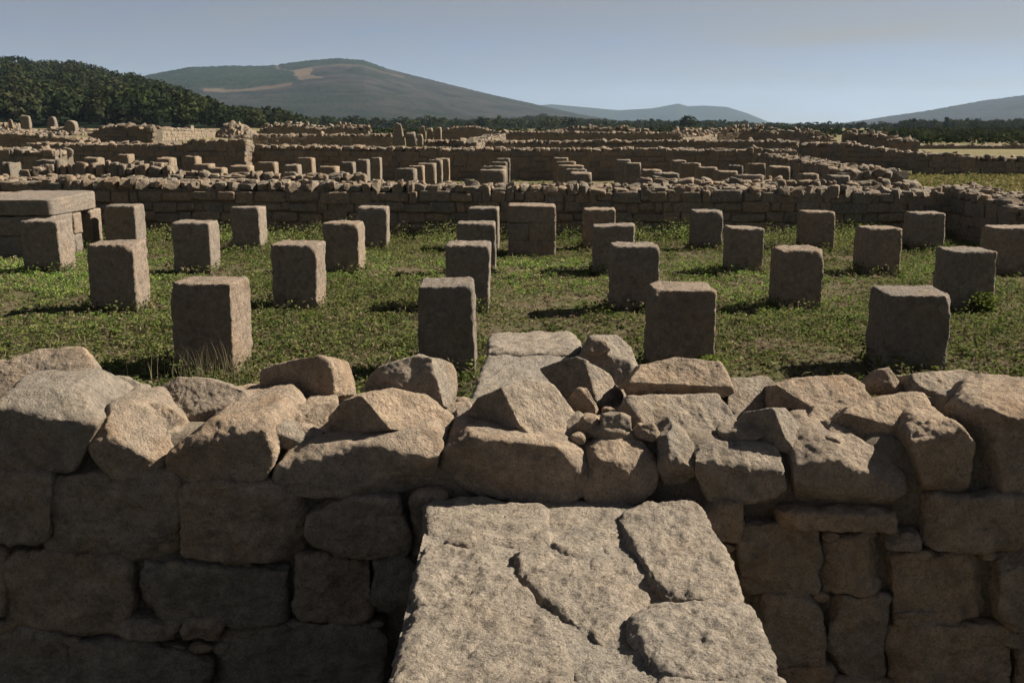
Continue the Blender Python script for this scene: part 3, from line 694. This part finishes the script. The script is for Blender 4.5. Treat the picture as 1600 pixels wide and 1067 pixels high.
# slab-topped block stand on the left
LS = empty('block_platform', (-7.6, 15.4, 0), 'large block stand with flat slab roof and a small gap in its side, far left', 'stone platform')
x1 = at_y(79, 320, 14.5)[0]
for a, b in ((-9.2, -8.1), (-8.09, x1)): monolith('slab', a, b, 14.5, 16.25, 0.64, 0.895, M_PIL, 24, 0.012, 9.0, parent=LS, tw=0.0, corners=1)
for a, b, ya, yb, z0, z1 in ((-9.18, -8.19, 14.52, 16.2, -0.05, 0.63), (-8.18, x1 - 0.012, 14.52, 15.25, -0.05, 0.34), (-8.18, x1 - 0.008, 14.515, 15.2, 0.345, 0.632),
                             (-7.7, x1 - 0.01, 15.24, 15.52, 0.3, 0.632), (-7.7, x1 - 0.015, 15.26, 15.5, -0.05, 0.295), (-7.5, x1 - 0.01, 15.86, 16.24, -0.05, 0.632)):
    monolith('block', a, b, ya, yb, z0, z1, M_PIL, 16, 0.012, 9.0, parent=LS, tw=0.0, corners=1)

# ------------------------------------------------------------------ stones for the walls farther off
def unit_stone(seed, n, p=13, ncut=7, cmin=0.70, amp=0.045, skew=.09):
    r = random.Random(seed); planes = []
    for ax in np.eye(3):
        for s in (-1, 1): planes.append((s * ax + np.array([r.gauss(0, skew) for _ in range(3)]), 0.5))
    for k in range(ncut):
        nrm = np.array([r.gauss(0, 1) for _ in range(3)]); nrm /= np.linalg.norm(nrm); planes.append((nrm, np.abs(nrm).sum() * 0.5 * r.uniform(cmin, 0.95)))
    return rock_verts(planes, np.eye(3), np.array([.5, .5, .5]), n, p, amp, 3.0, seed, np.array([seed * 1.7, 0, 0]))
US5 = [mesh('stone', *unit_stone(s, 8), M_FAR) for s in range(8)]
US3 = [unit_stone(s + 30, 3, 40) for s in range(8)]
def part_stone(c, dim, parent, rot=None, name='stone', me=None):
    o = bpy.data.objects.new(name, me or US5[random.randrange(8)])
    o.location = tuple(np.asarray(c) - np.array(parent.location)); o.scale = dim
    o.rotation_euler = rot or (random.gauss(0, .06), random.gauss(0, .06), random.gauss(0, .12))
    return put(o, parent=parent)
UF5 = [mesh('stone', *unit_stone(s + 60, 9, 30, 4, 0.80, 0.045, .06), M_FAR) for s in range(8)]
UF3 = [unit_stone(s + 80, 3, 60, 1, 0.86, 0.03, .03) for s in range(8)]
class Pile:
    """many small stones joined into one mesh"""
    def __init__(s): s.V, s.F, s.t, s.n = [], [], [], 0
    def add(s, c, dim, rz=None, tilt=0.15, face=False):
        V, Fc = (UF3 if face else US3)[random.randrange(8)]
        rz = random.gauss(0, .2) if rz is None else rz
        P_ = V * np.asarray(dim); tx, ty = random.gauss(0, tilt), random.gauss(0, tilt)
        P_ = np.c_[P_[:, 0] + P_[:, 2] * tx, P_[:, 1] + P_[:, 2] * ty, P_[:, 2] - P_[:, 0] * tx - P_[:, 1] * ty]
        ca, sa = math.cos(rz), math.sin(rz)
        P_ = np.c_[P_[:, 0] * ca - P_[:, 1] * sa, P_[:, 0] * sa + P_[:, 1] * ca, P_[:, 2]] + c
        s.V.append(P_); s.F.append(Fc + s.n); s.t.append(np.full(len(P_), random.random())); s.n += len(P_)
    def build(s, name, parent, mat=M_FAR, kind='stuff'):
        off = np.array(parent.location) if parent else 0
        return obj(name, mesh(name, np.concatenate(s.V) - off, np.concatenate(s.F), mat, False, {'tint': np.concatenate(s.t)}), parent=parent, kind=kind)

def polyline(pts, step):
    out = []; pts = np.asarray(pts, float)
    for a, b in zip(pts, pts[1:]):
        L = np.linalg.norm((b - a)[:2]); k = max(1, int(round(L / step)))
        for i in range(k): out.append(a + (b - a) * i / k)
    out.append(pts[-1]); return np.array(out)
def rubble_wall(pix, label, thick=0.6, size=0.32, hgt=0.2, cap_parts=False, face_parts=False, cap_amp=0.10, world=None, name='stone_wall', cat='wall', maxparts=290, csize=None, zbase=None, rough=0.0):
    pts = world if world is not None else [at_y(u, v, Y) for u, v, Y in pix]
    pts = [np.array([p[0], p[1], p[2] - cap_amp * 0.5]) for p in pts]
    mid = np.mean(pts, 0); zb = float(gz(mid[0], mid[1])) if zbase is None else zbase
    W = empty(name, (mid[0], mid[1], zb), label, cat)
    csize = csize or (0.21 if mid[1] < 30 else 0.27 if mid[1] < 50 else 0.34)
    if mid[1] > 30: size *= 0.85; hgt *= 0.9
    stuff = Pile(); nparts = 0
    line = polyline(pts, size)
    # core
    cl = polyline(pts, size * 1.5); V, Fc = [], []
    for i, p in enumerate(cl):
        d = cl[min(i + 1, len(cl) - 1)] - cl[max(i - 1, 0)]; d[2] = 0; d /= np.linalg.norm(d); nrm = np.array([d[1], -d[0], 0])   # to the right of travel = towards camera
        zt = p[2] - 0.05 + random.uniform(-.02, .02)
        f = p + nrm * -0.015; b = p + nrm * -(thick - 0.05); g = float(gz(p[0], p[1])) - 0.15
        V += [(f[0], f[1], g), (f[0], f[1], zt), (b[0], b[1], zt), (b[0], b[1], g)]
    for i in range(len(cl) - 1):
        a = i * 4
        for e in range(3): Fc.append((a + e, a + e + 1, a + 4 + e + 1, a + 4 + e)[::-1])
    Fc += [(0, 1, 2, 3), tuple(len(V) - 4 + e for e in (3, 2, 1, 0))]
    obj('rubble_core', mesh('rubble_core', np.array(V) - np.array(W.location), Fc, M_CORE, False), parent=W)
    seg = line[1:] - line[:-1]
    def at(s_):
        cum = np.r_[0, np.cumsum(np.linalg.norm(seg[:, :2], axis=1))]; s_ = min(max(s_, 0), cum[-1] - 1e-6); i = np.searchsorted(cum, s_, 'right') - 1
        d = seg[i].copy(); d[2] = 0; d /= np.linalg.norm(d); return line[i] + seg[i] * ((s_ - cum[i]) / (cum[i + 1] - cum[i])), d
    total = np.linalg.norm(seg[:, :2], axis=1).sum()
    # caps and rubble on top
    s_ = 0.0
    while s_ < total:
        w = csize * random.uniform(0.5, 1.5); c, d = at(s_ + w / 2); nrm = np.array([d[1], -d[0], 0]); rz = math.atan2(d[1], d[0])
        rows = max(1, int(thick / (csize * 0.95)))
        for r_ in range(rows):
            yy = -thick * (r_ + 0.5) / rows; hh = random.uniform(0.2, 1.3) * cap_amp * 1.2 * (1.6 if random.random() < .12 else 1)
            cc = c + nrm * (yy + random.uniform(-.05, .05)) + np.array([0, 0, hh * 0.12 + rough * random.random() ** 3])
            dim = (w * random.uniform(0.8, 1.05), thick / rows * random.uniform(0.8, 1.1), hh + 0.06)
            if cap_parts and nparts < maxparts and (r_ == 0 or random.random() < 0.4):
                part_stone(cc, dim, W, (random.gauss(0, .12), random.gauss(0, .12), rz + random.gauss(0, .15))); nparts += 1
            else: stuff.add(cc, dim, rz + random.gauss(0, .5), random.choice((.1, .3)))
            if random.random() < 0.6: stuff.add(cc + np.array([random.uniform(-.15, .15), random.uniform(-.1, .1), 0.5 * hh]), np.array([.5, .5, .6]) * random.uniform(.1, .22), random.uniform(0, 3))
        s_ += w
    # coursed face
    zmax = max(p[2] for p in pts); lev = zb - 0.1
    while lev < zmax:
        h_ = hgt * random.uniform(0.85, 1.15); s_ = -random.uniform(0, size)
        while s_ < total:
            w = size * random.choice((0.45, 0.7, 0.9, 1.1, 1.4, 1.7)) * random.uniform(.85, 1.15); c, d = at(s_ + w / 2)
            if lev + h_ * 0.6 < c[2] and lev + h_ > float(gz(c[0], c[1])):
                nrm = np.array([d[1], -d[0], 0]); rz = math.atan2(d[1], d[0])
                cc = np.array([c[0], c[1], min(lev + h_ / 2, c[2] - h_ * 0.35)]) - nrm * (0.10 + random.uniform(-.022, .018))
                hv = random.choice((0.8, 1.0, 1.05, 1.12)); cc[2] += random.uniform(-.1, .1) * h_
                dim = (w * random.uniform(.95, 1.02), 0.24, h_ * hv)
                if face_parts and nparts < maxparts: part_stone(cc, dim, W, (random.gauss(0, .015), random.gauss(0, .02), rz + random.gauss(0, .015)), me=UF5[random.randrange(8)]); nparts += 1
                else: stuff.add(cc, dim, rz, 0.015, True)
            s_ += w
        lev += h_
    stuff.build('rubble', W)
    return W

# middle wall closing the pillared court, and its right-hand return
rubble_wall([(-160, 283, 17.6), (60, 284, 17.6), (300, 288, 17.6), (620, 293, 17.6), (900, 296, 17.6), (1200, 298, 17.6), (1530, 303, 17.6)],
            'long middle wall of dark coursed stone with pale rubble top behind the pillars', thick=1.0, size=0.33, hgt=0.19, face_parts=True, cap_amp=0.085)
rubble_wall(None, 'ruined return wall stepping down towards us at the right edge',
            world=[np.array(q_) for q_ in ((7.45, 18.3, .88), (7.5, 17.3, .82), (7.62, 16.4, .74), (7.8, 15.4, .62), (7.95, 14.0, .5))], thick=0.8, size=0.3, hgt=0.19, cap_parts=True, zbase=0)
# low walls just behind it
rubble_wall([(30, 268, 21), (120, 262, 21), (190, 262, 20.8), (262, 262, 20.8)], 'low dark wall of big rounded stones behind left end of middle wall', thick=0.6, size=0.5, hgt=0.25, cap_parts=True, cap_amp=0.16)
rubble_wall([(265, 276, 19.8), (400, 276, 19.8), (560, 278, 19.9)], 'low pale rubble line behind middle wall, below the left pillar tops', thick=0.5, size=0.3, cap_parts=True)
rubble_wall([(1000, 285, 19.9), (1200, 286, 19.9), (1440, 291, 19.8)], 'low rubble line behind the right half of the middle wall', thick=0.5, size=0.34, cap_parts=True)

# second set of pillars behind the middle wall: only their tops show
BACK = [
 ('file furthest left', [(0, 33, 255), (50, 104, 251), (83, 115, 241), (128, 165, 247), (182, 211, 242)]),
 ('scattered group left of the files', [(241, 277, 248), (283, 315, 245), (300, 337, 257), (324, 357, 263)]),
 ('pair of columns left of centre', [(356, 398, 260), (398, 435, 254), (442, 472, 258), (462, 493, 247), (496, 531, 261)]),
 ('first stepped file left of centre', [(530, 556, 254), (556, 578, 250), (578, 597, 247)]),
 ('second stepped file left of centre', [(617, 652, 264), (636, 664, 260), (650, 682, 256), (668, 692, 251), (678, 703, 248)]),
 ('file straight behind the block pier', [(747, 790, 266), (752, 791, 261), (766, 793, 254), (773, 797, 248)]),
 ('first file right of the block pier', [(864, 888, 247), (866, 900, 253), (870, 913, 259), (881, 918, 265), (888, 925, 271)]),
 ('second file right of the block pier', [(960, 986, 250), (976, 1002, 255), (1000, 1035, 266), (1018, 1062, 271)]),
 ('third file right of the block pier', [(1047, 1073, 251), (1061, 1096, 256), (1085, 1122, 262), (1115, 1154, 268), (1141, 1196, 274)]),
 ('file furthest right', [(1133, 1162, 259), (1164, 1197, 256), (1197, 1236, 261), (1243, 1281, 272), (1285, 1330, 275)])]
PM = []
for s in range(6):
    o = monolith('stone_pillar', -.5, .5, -.5, .5, -.5, .5, M_FAR, 10, 0.03, 4.0)
    PM.append(o.data); bpy.data.objects.remove(o)
pk = 0
for fname, lst in BACK:
    lst = sorted(lst, key=lambda q: q[2])
    for i, (ua, ub, v) in enumerate(lst):
        zt = 1.0 + (0.2 if ub < 330 else 0.0); th = math.atan2(533.5 - v, F_PX); Y = (EYE - zt) / math.tan(PITCH - th)
        dp = 0.5; k = (Y + dp) / Y
        fa = ua if ua < 815 else 815 + (ua - 815) * k; fb = ub if ub > 815 else 815 + (ub - 815) * k
        A, B = at_y(fa, v, Y), at_y(fb, v, Y); zg = float(gz(A[0], Y)) - 0.05
        o = bpy.data.objects.new('stone_pillar', PM[pk % 6]); pk += 1
        o.location = ((A[0] + B[0]) / 2, Y + dp / 2, (zt + zg) / 2); o.scale = (B[0] - A[0], dp, zt - zg); o.rotation_euler = (0, 0, random.choice((0, math.pi)))
        where = 'farthest' if i == 0 else 'nearest' if i == len(lst) - 1 else ORD[i] + ' from far end'
        put(o, label='pillar top beyond middle wall, %s, %s' % (where, fname), cat='stone pillar', group='pillar tops beyond the middle wall')

# walls beyond
rubble_wall([(40, 226, 37), (285, 226, 37), (300, 220, 36.5), (382, 220, 36.5), (398, 229, 37), (560, 232, 37), (800, 234, 37), (1000, 234, 37), (1240, 236, 37)],
            'long dark wall beyond the back pillars, across left and centre', thick=0.8, size=0.4, hgt=0.22, cap_parts=True, cap_amp=0.077, maxparts=220)
rubble_wall([(1182, 243, 35), (1240, 252, 29.5), (1332, 271, 22.5)], 'slanting wall with broad pale top running in beside the right-hand pillar tops', thick=0.9, size=0.34, cap_parts=True, cap_amp=0.077)
rubble_wall([(1330, 268, 22.4), (1370, 265, 22.6), (1406, 268, 22.8)], 'short rubble stub at the end of the slanting wall beside the green field', thick=1.0, size=0.3, cap_parts=True, cap_amp=0.110)
rubble_wall([(1250, 225, 40), (1320, 225, 39), (1404, 237, 38), (1440, 240, 37.5)], 'dark wall with sloping top left of the green field', thick=0.7, size=0.4, cap_parts=True, cap_amp=0.077)
rubble_wall([(1397, 220, 39.5), (1434, 220, 39.5)], 'dark square wall stump standing up at the corner by the tan field', thick=1.2, size=0.4, cap_amp=0.1, name='wall_stump', cat='wall stump')
rubble_wall([(1438, 241, 33), (1500, 243, 33), (1545, 247, 33), (1760, 250, 33)], 'dark wall behind the green field at the right edge', thick=0.6, size=0.4, cap_parts=True, cap_amp=0.1)
rubble_wall([(1428, 227, 75), (1780, 228, 75)], 'thin far wall behind the tan strip of field at the right', thick=0.6, size=0.4, cap_amp=0.12)
rubble_wall([(-160, 206, 52), (0, 208, 52), (60, 212, 52), (140, 219, 52)], 'dark wall at far left under the pale heaps', thick=0.7, size=0.4, cap_amp=0.110)
rubble_wall([(-120, 237, 30), (0, 235, 30), (82, 238, 30)], 'pale broken wall by the left edge behind the leftmost pillar tops', thick=1.4, size=0.34, cap_parts=True, cap_amp=0.099)
rubble_wall([(140, 206, 56), (165, 198, 56), (200, 196, 56), (234, 199, 55)], 'dark raised wall end in the left distance below the woods', thick=0.8, size=0.4, cap_amp=0.088)
rubble_wall([(236, 200, 55), (300, 203, 68), (345, 205, 80)], 'sunlit pale side wall receding in the left distance', thick=0.8, size=0.45, cap_amp=0.077)
rubble_wall([(398, 212, 62), (480, 211, 63), (610, 211, 64)], 'dark low wall left of the standing stones', thick=0.8, size=0.4, cap_amp=0.088)
rubble_wall([(405, 203, 86), (440, 196, 86), (470, 197, 86), (500, 203, 86), (530, 198, 86), (575, 203, 86)], 'uneven pale rubble wall on the skyline left of the standing stones', thick=1.5, size=0.45, cap_amp=0.165, rough=0.4)
rubble_wall([(680, 207, 92), (705, 200, 92), (740, 198, 92), (772, 205, 92)], 'dark humped wall right of the standing stones', thick=1.0, size=0.45, cap_amp=0.110)
rubble_wall([(745, 222, 47), (790, 211, 60)], 'short slanting sunlit wall right of the standing stones', thick=0.9, size=0.4, cap_amp=0.088)
rubble_wall([(776, 206, 70), (900, 207, 70), (1060, 208, 70)], 'straight far wall running right of centre', thick=0.7, size=0.45, cap_amp=0.088)
rubble_wall([(860, 206, 84), (920, 200, 84), (985, 203, 84), (1010, 208, 84)], 'dark far wall with humped top right of centre', thick=1.0, size=0.45, cap_amp=0.138, rough=0.3)
rubble_wall([(640, 221, 50), (850, 222, 50), (1050, 221, 48), (1245, 222, 46)], 'low far wall with thin pale top line behind the long dark wall', thick=0.8, size=0.4, cap_amp=0.077)
rubble_wall([(1050, 213, 75), (1120, 209, 85), (1160, 203, 86), (1192, 204, 86), (1220, 210, 85)], 'ragged far wall on the skyline right of the lone tree', thick=1.0, size=0.5, cap_amp=0.165, rough=0.5)
rubble_wall([(1218, 206, 82), (1250, 206, 80), (1268, 215, 78), (1300, 217, 78)], 'ragged wall end beside the ragged skyline wall', thick=1.0, size=0.45, cap_amp=0.165, rough=0.4)
rubble_wall([(1322, 208, 66), (1340, 209, 66), (1370, 214, 64), (1404, 219, 62)], 'broken sloping far wall left of the square stump', thick=0.9, size=0.45, cap_amp=0.138, rough=0.3)
for u0, u1, v0, Y, lab in ((-30, 60, 197, 80, 'pale rubble heap at the far left edge below the woods'), (60, 150, 203, 74, 'pale rubble heap spreading right of the leftmost skyline blocks'),
                           (338, 402, 195, 78, 'tall pale rubble mound in the left distance')):
    c = at_y((u0 + u1) / 2, 215, Y); a, b = at_y(u0, 215, Y)[0], at_y(u1, 215, Y)[0]; zg = float(gz(c[0], Y)); zt = at_y(u0, v0, Y)[2]
    H = Pile(); hw = (b - a) / 2
    hp = empty('rubble_heap', (c[0], Y, zg), lab, 'rubble heap')
    for k in range(420):
        r_ = random.random() ** 0.5; an = random.uniform(0, 6.283); x, y = r_ * math.cos(an), r_ * math.sin(an)
        z = zg + (zt - zg) * max(0, (1 - r_ ** 1.6)) * random.uniform(0.75, 1.05); s = random.uniform(.25, .6)
        H.add(np.array([c[0] + x * hw, Y + y * hw * 0.8, z]), (s, s * .8, s * .7), random.uniform(0, 3), 0.3)
    H.build('rubble', hp)
# stones standing up on the skyline
def standing(u0, u1, v0, v1, Y, label, taper=1.0, cat='standing stone'):
    A, B = at_y(u0, v1, Y), at_y(u1, v0, Y); w = B[0] - A[0]; V, Fc = unit_stone(nseed(), 10, 14)
    s = np.array([w, w * 0.8, B[2] - A[2]]); V = V.copy(); t = (V[:, 2] + .5)
    V[:, :2] *= (1 + (taper - 1) * t)[:, None]
    obj('standing_stone', mesh('standing_stone', V * s, Fc, M_FAR), ((A[0] + B[0]) / 2, Y, (A[2] + B[2]) / 2), label=label, cat=cat, group='stones standing upright in the far ruins')
standing(611, 634, 194, 230, 49, 'tall pointed stone standing upright, left of the central far cluster', 0.35)
standing(634, 650, 207, 230, 49, 'squarish pale block right beside the tall pointed stone', 0.95)
standing(652, 661, 210, 230, 49, 'thin pale block, rightmost in front of the far cluster', 0.9)
standing(655, 665, 198, 224, 53, 'narrow upright stone behind the squarish blocks', 0.7)
standing(667, 676, 201, 224, 53, 'middle pale block at the back of the far cluster', 0.9)
standing(679, 690, 200, 224, 53, 'rightmost pale block at the back of the far cluster', 0.9)
standing(34, 48, 181, 202, 76, 'upright block on the left heap, tallest against the trees', 0.8)
standing(14, 20, 187, 202, 78, 'thin upright stone at the far left edge', 0.8)
standing(76, 89, 183, 206, 75, 'upright block on the heap, second tall one against the trees', 0.85)
standing(104, 120, 189, 208, 73, 'squat block at the right end of the left heap', 0.95)

# ------------------------------------------------------------------ grass, weeds
def weeds(name, xs, ys, zs, hs, cols, k=9, leaf=0.0135, kind='stuff', asp=1.0):
    n = len(xs); a = rng.uniform(0, 6.283, (n, k)); rad = rng.uniform(0, 1, (n, k)) ** 0.7 * (0.35 * hs[:, None] + 0.02)
    z1 = hs[:, None] * rng.uniform(0.25, 1.0, (n, k))
    ctr = np.stack([xs[:, None] + rad * np.cos(a), ys[:, None] + rad * np.sin(a), zs[:, None] + z1], -1)
    e1 = rng.normal(size=(n, k, 3)); e1[..., 2] *= 0.5; e1 /= np.linalg.norm(e1, axis=-1, keepdims=True)
    up = rng.normal(size=(n, k, 3)) * 0.6 + np.array([0, 0, 0.8]); e2 = np.cross(e1, up); e2 /= np.linalg.norm(e2, axis=-1, keepdims=True) + 1e-9
    L = leaf * rng.uniform(0.6, 1.5, (n, k, 1))
    T = np.stack([ctr - e1 * L * asp, ctr + e2 * L * 0.6 / asp, ctr + e1 * L * asp, ctr - e2 * L * 0.6 / asp], 2).reshape(-1, 3)
    c = (cols[:, None, :] * rng.uniform(0.7, 1.3, (n, k, 1))).repeat(4, 1).reshape(-1, 3)
    return T, np.arange(len(T)).reshape(-1, 4), c
NT = 75000
y = 3.65 + (17.55 - 3.65) * rng.random(NT) ** 1.0; x = rng.uniform(-1, 1, NT) * (0.56 * y + 1.2)
P = np.c_[x, y, np.zeros(NT)]
d = fbm(P * 0.75, 11, 4) * 0.6 + 0.45 * fbm(P * 2.7, 12, 3) + 0.42
wallb = np.clip((y - 13.6) / 3.5, 0, 1)
d = d + 0.45 * wallb * (1 + fbm(P * 0.5, 31, 2))
keep = d > rng.uniform(-0.25, 0.75, NT)
for xa, xb, Y in pillars:   # none inside the pillars, a few more along their feet
    keep &= ~((x > xa) & (x < xb) & (y > Y) & (y < Y + 0.45))
x, y, d, wallb, P = x[keep], y[keep], d[keep], wallb[keep], P[keep]
n = len(x)
tall = np.clip(fbm(P * 0.9, 77, 3) + 0.6 * wallb - 0.2, 0, 1)
hs = (0.02 + 0.05 * np.clip(d, 0, 1) + 0.20 * tall * wallb + 0.03 * tall) * rng.uniform(0.5, 1.4, n)
sel = rng.random(n)
green = np.array([(0.096, 0.122, 0.036), (0.128, 0.155, 0.042), (0.070, 0.088, 0.038), (0.140, 0.130, 0.060), (0.165, 0.135, 0.085)])
pr = np.where(sel < 0.3, 0, np.where(sel < 0.55, 1, np.where(sel < 0.75, 2, np.where(sel < 0.88, 3, 4))))
fresh = np.clip((y - 8.5) / 5, 0, 1) * np.clip(0.55 + fbm(P * 0.45, 63, 3) - 0.05 * (x + 1), 0, 1.2)
cols = green[pr] * (0.92 + 0.7 * np.clip(tall * wallb, 0, 1) + 0.85 * fresh)[:, None] * np.where((sel < 0.75)[:, None], np.array([1, 1, 1]) + fresh[:, None] * np.array([-0.08, 0.10, -0.1]), 1)
T, Fq, c = weeds('grass', x, y, gzn(x, y), hs, cols)
obj('grass', mesh('grass', T, Fq, M_GRASS, False, {'col': c}), kind='stuff')
bx_, by_ = [], []      # longer weeds round the feet of the pillars and along the wall
for xa, xb, Y in pillars:
    for k in range(85):
        q_ = rng.uniform(0, 4); m_ = rng.exponential(0.05)
        bx_.append(xa - m_ if q_ < 1 else xb + m_ if q_ < 2 else rng.uniform(xa - .05, xb + .05)); by_.append(rng.uniform(Y - .05, Y + .5) if q_ < 2 else Y - m_ if q_ < 3.4 else Y + .45 + m_)
for k in range(1500): bx_.append(rng.uniform(-9, 7.5)); by_.append(17.5 - rng.exponential(0.2))
bx_, by_ = np.array(bx_), np.array(by_)
T, Fq, c = weeds('grass', bx_, by_, gzn(bx_, by_), rng.uniform(.03, .17, len(bx_)) * np.where(by_ > 16.3, 2.0, 1.0), green[rng.integers(0, 5, len(bx_))], k=8, leaf=0.017)
obj('grass', mesh('grass', T, Fq, M_GRASS, False, {'col': c}), kind='stuff')
NT = 30000; y = 3.65 + 13.9 * rng.random(NT); x = rng.uniform(-1, 1, NT) * (0.56 * y + 1.2)
for xa, xb, Y in pillars: ok = ~((x > xa) & (x < xb) & (y > Y) & (y < Y + 0.45)); x, y = x[ok], y[ok]
T, Fq, c = weeds('litter', x, y, gzn(x, y), rng.uniform(.008, .035, len(x)), np.array([(0.15, 0.115, 0.07), (0.10, 0.078, 0.05), (0.20, 0.165, 0.10), (0.09, 0.10, 0.035)])[rng.integers(0, 4, len(x))], k=5, leaf=0.013)
obj('litter', mesh('litter', T, Fq, M_GRASS, False, {'col': c}), kind='stuff')
NT = 9000; y = 3.65 + 13.9 * rng.random(NT); x = rng.uniform(-1, 1, NT) * (0.56 * y + 1.2); P = np.c_[x, y, np.zeros(NT)]
ok = fbm(P * 0.6, 44, 3) > rng.uniform(-0.3, 0.6, NT); x, y = x[ok], y[ok]
T, Fq, c = weeds('straw', x, y, gzn(x, y), rng.uniform(.03, .10, len(x)), np.array([(0.24, 0.20, 0.12), (0.18, 0.15, 0.09), (0.15, 0.145, 0.06)])[rng.integers(0, 3, len(x))], k=5, leaf=0.014, asp=2.6)
obj('dry_grass', mesh('dry_grass', T, Fq, M_GRASS, False, {'col': c}), kind='stuff')
# field beyond the return wall on the right
NT = 16000; y = rng.uniform(18.5, 34, NT); x = rng.uniform(7.9, 22, NT); ok = x < 0.56 * y + 3
x, y = x[ok], y[ok]
T, Fq, c = weeds('grass', x, y, gzn(x, y), rng.uniform(.03, .12, len(x)), np.array([(0.16, 0.15, 0.055), (0.11, 0.12, 0.04), (0.22, 0.18, 0.085)])[rng.integers(0, 3, len(x))], k=5, leaf=0.03)
obj('grass', mesh('grass', T, Fq, M_GRASS, False, {'col': c}), kind='stuff')
# weeds between the back pillars
NT = 3500; y = rng.uniform(19.5, 35, NT); x = rng.uniform(-1, 1, NT) * 0.45 * y
T, Fq, c = weeds('grass', x, y, gzn(x, y), rng.uniform(.03, .3, NT) * np.clip(fbm(np.c_[x, y, y * 0] * .4, 8, 3) + .5, 0.1, 1), green[rng.integers(0, 4, NT)], k=6, leaf=0.035)
obj('grass', mesh('grass', T, Fq, M_GRASS, False, {'col': c}), kind='stuff')

def blade_tuft(name, base, n, hgt, spread, col, label, seed):
    r = np.random.default_rng(seed); V, Fc, cl = [], [], []
    for k in range(n):
        a = r.uniform(0, 6.283); b0 = np.array([r.normal(0, spread * .35), r.normal(0, spread * .15), 0]); dirv = np.array([math.cos(a), math.sin(a) * .5, 0]) * r.uniform(.05, .45)
        h = hgt * r.uniform(.45, 1.05); w = r.uniform(.002, .0035); side = np.array([math.sin(a + 1), math.cos(a + 1), 0])
        i0 = len(V); cc = np.array(col) * r.uniform(.7, 1.3)
        for t in (0, .35, .7, 1.0):
            p_ = b0 + dirv * h * t ** 2 + np.array([0, 0, h * (t - .12 * t * t)]); ww = w * (1.05 - t)
            V += [p_ - side * ww, p_ + side * ww]; cl += [cc, cc]
        for t in range(3): j = i0 + 2 * t; Fc.append((j, j + 1, j + 3, j + 2))
    return obj(name, mesh(name, V, Fc, M_GRASS, False, {'col': cl}), base, label=label, cat='grass tuft')
b = at_y(325, 600, 7.2)
blade_tuft('dry_grass_tuft', (b[0], 7.2, 0), 150, 0.34, 0.55, (0.17, 0.15, 0.09), 'dry thin grass tuft at the foot of the nearest left pillar', 3)
def leafy(name, u, Y, h, label, seed):
    r = np.random.default_rng(seed); b = at_y(u, 600, Y); n = 90
    xs = np.clip(r.normal(0, h * .2, n), -h * .3, h * .3); ys = np.clip(r.normal(0, h * .15, n), -h * .2, h * .2); hh = np.full(n, h) * r.uniform(.4, 1, n)
    T, Fq, c = weeds(name, xs, ys, np.zeros(n), hh, np.tile(np.array((0.12, 0.15, 0.035)), (n, 1)), k=6, leaf=0.022)
    obj(name, mesh(name, T, Fq, M_GRASS, False, {'col': c}), (b[0], Y, 0), label=label, cat='plant')
leafy('leafy_weed', 1108, 7.25, 0.2, 'small yellow-green weed at the foot of the third pillar in the nearest row', 4)
leafy('leafy_weed', 1527, 10.05, 0.24, 'green weed growing at the foot of the rightmost pillar in the second row', 5)
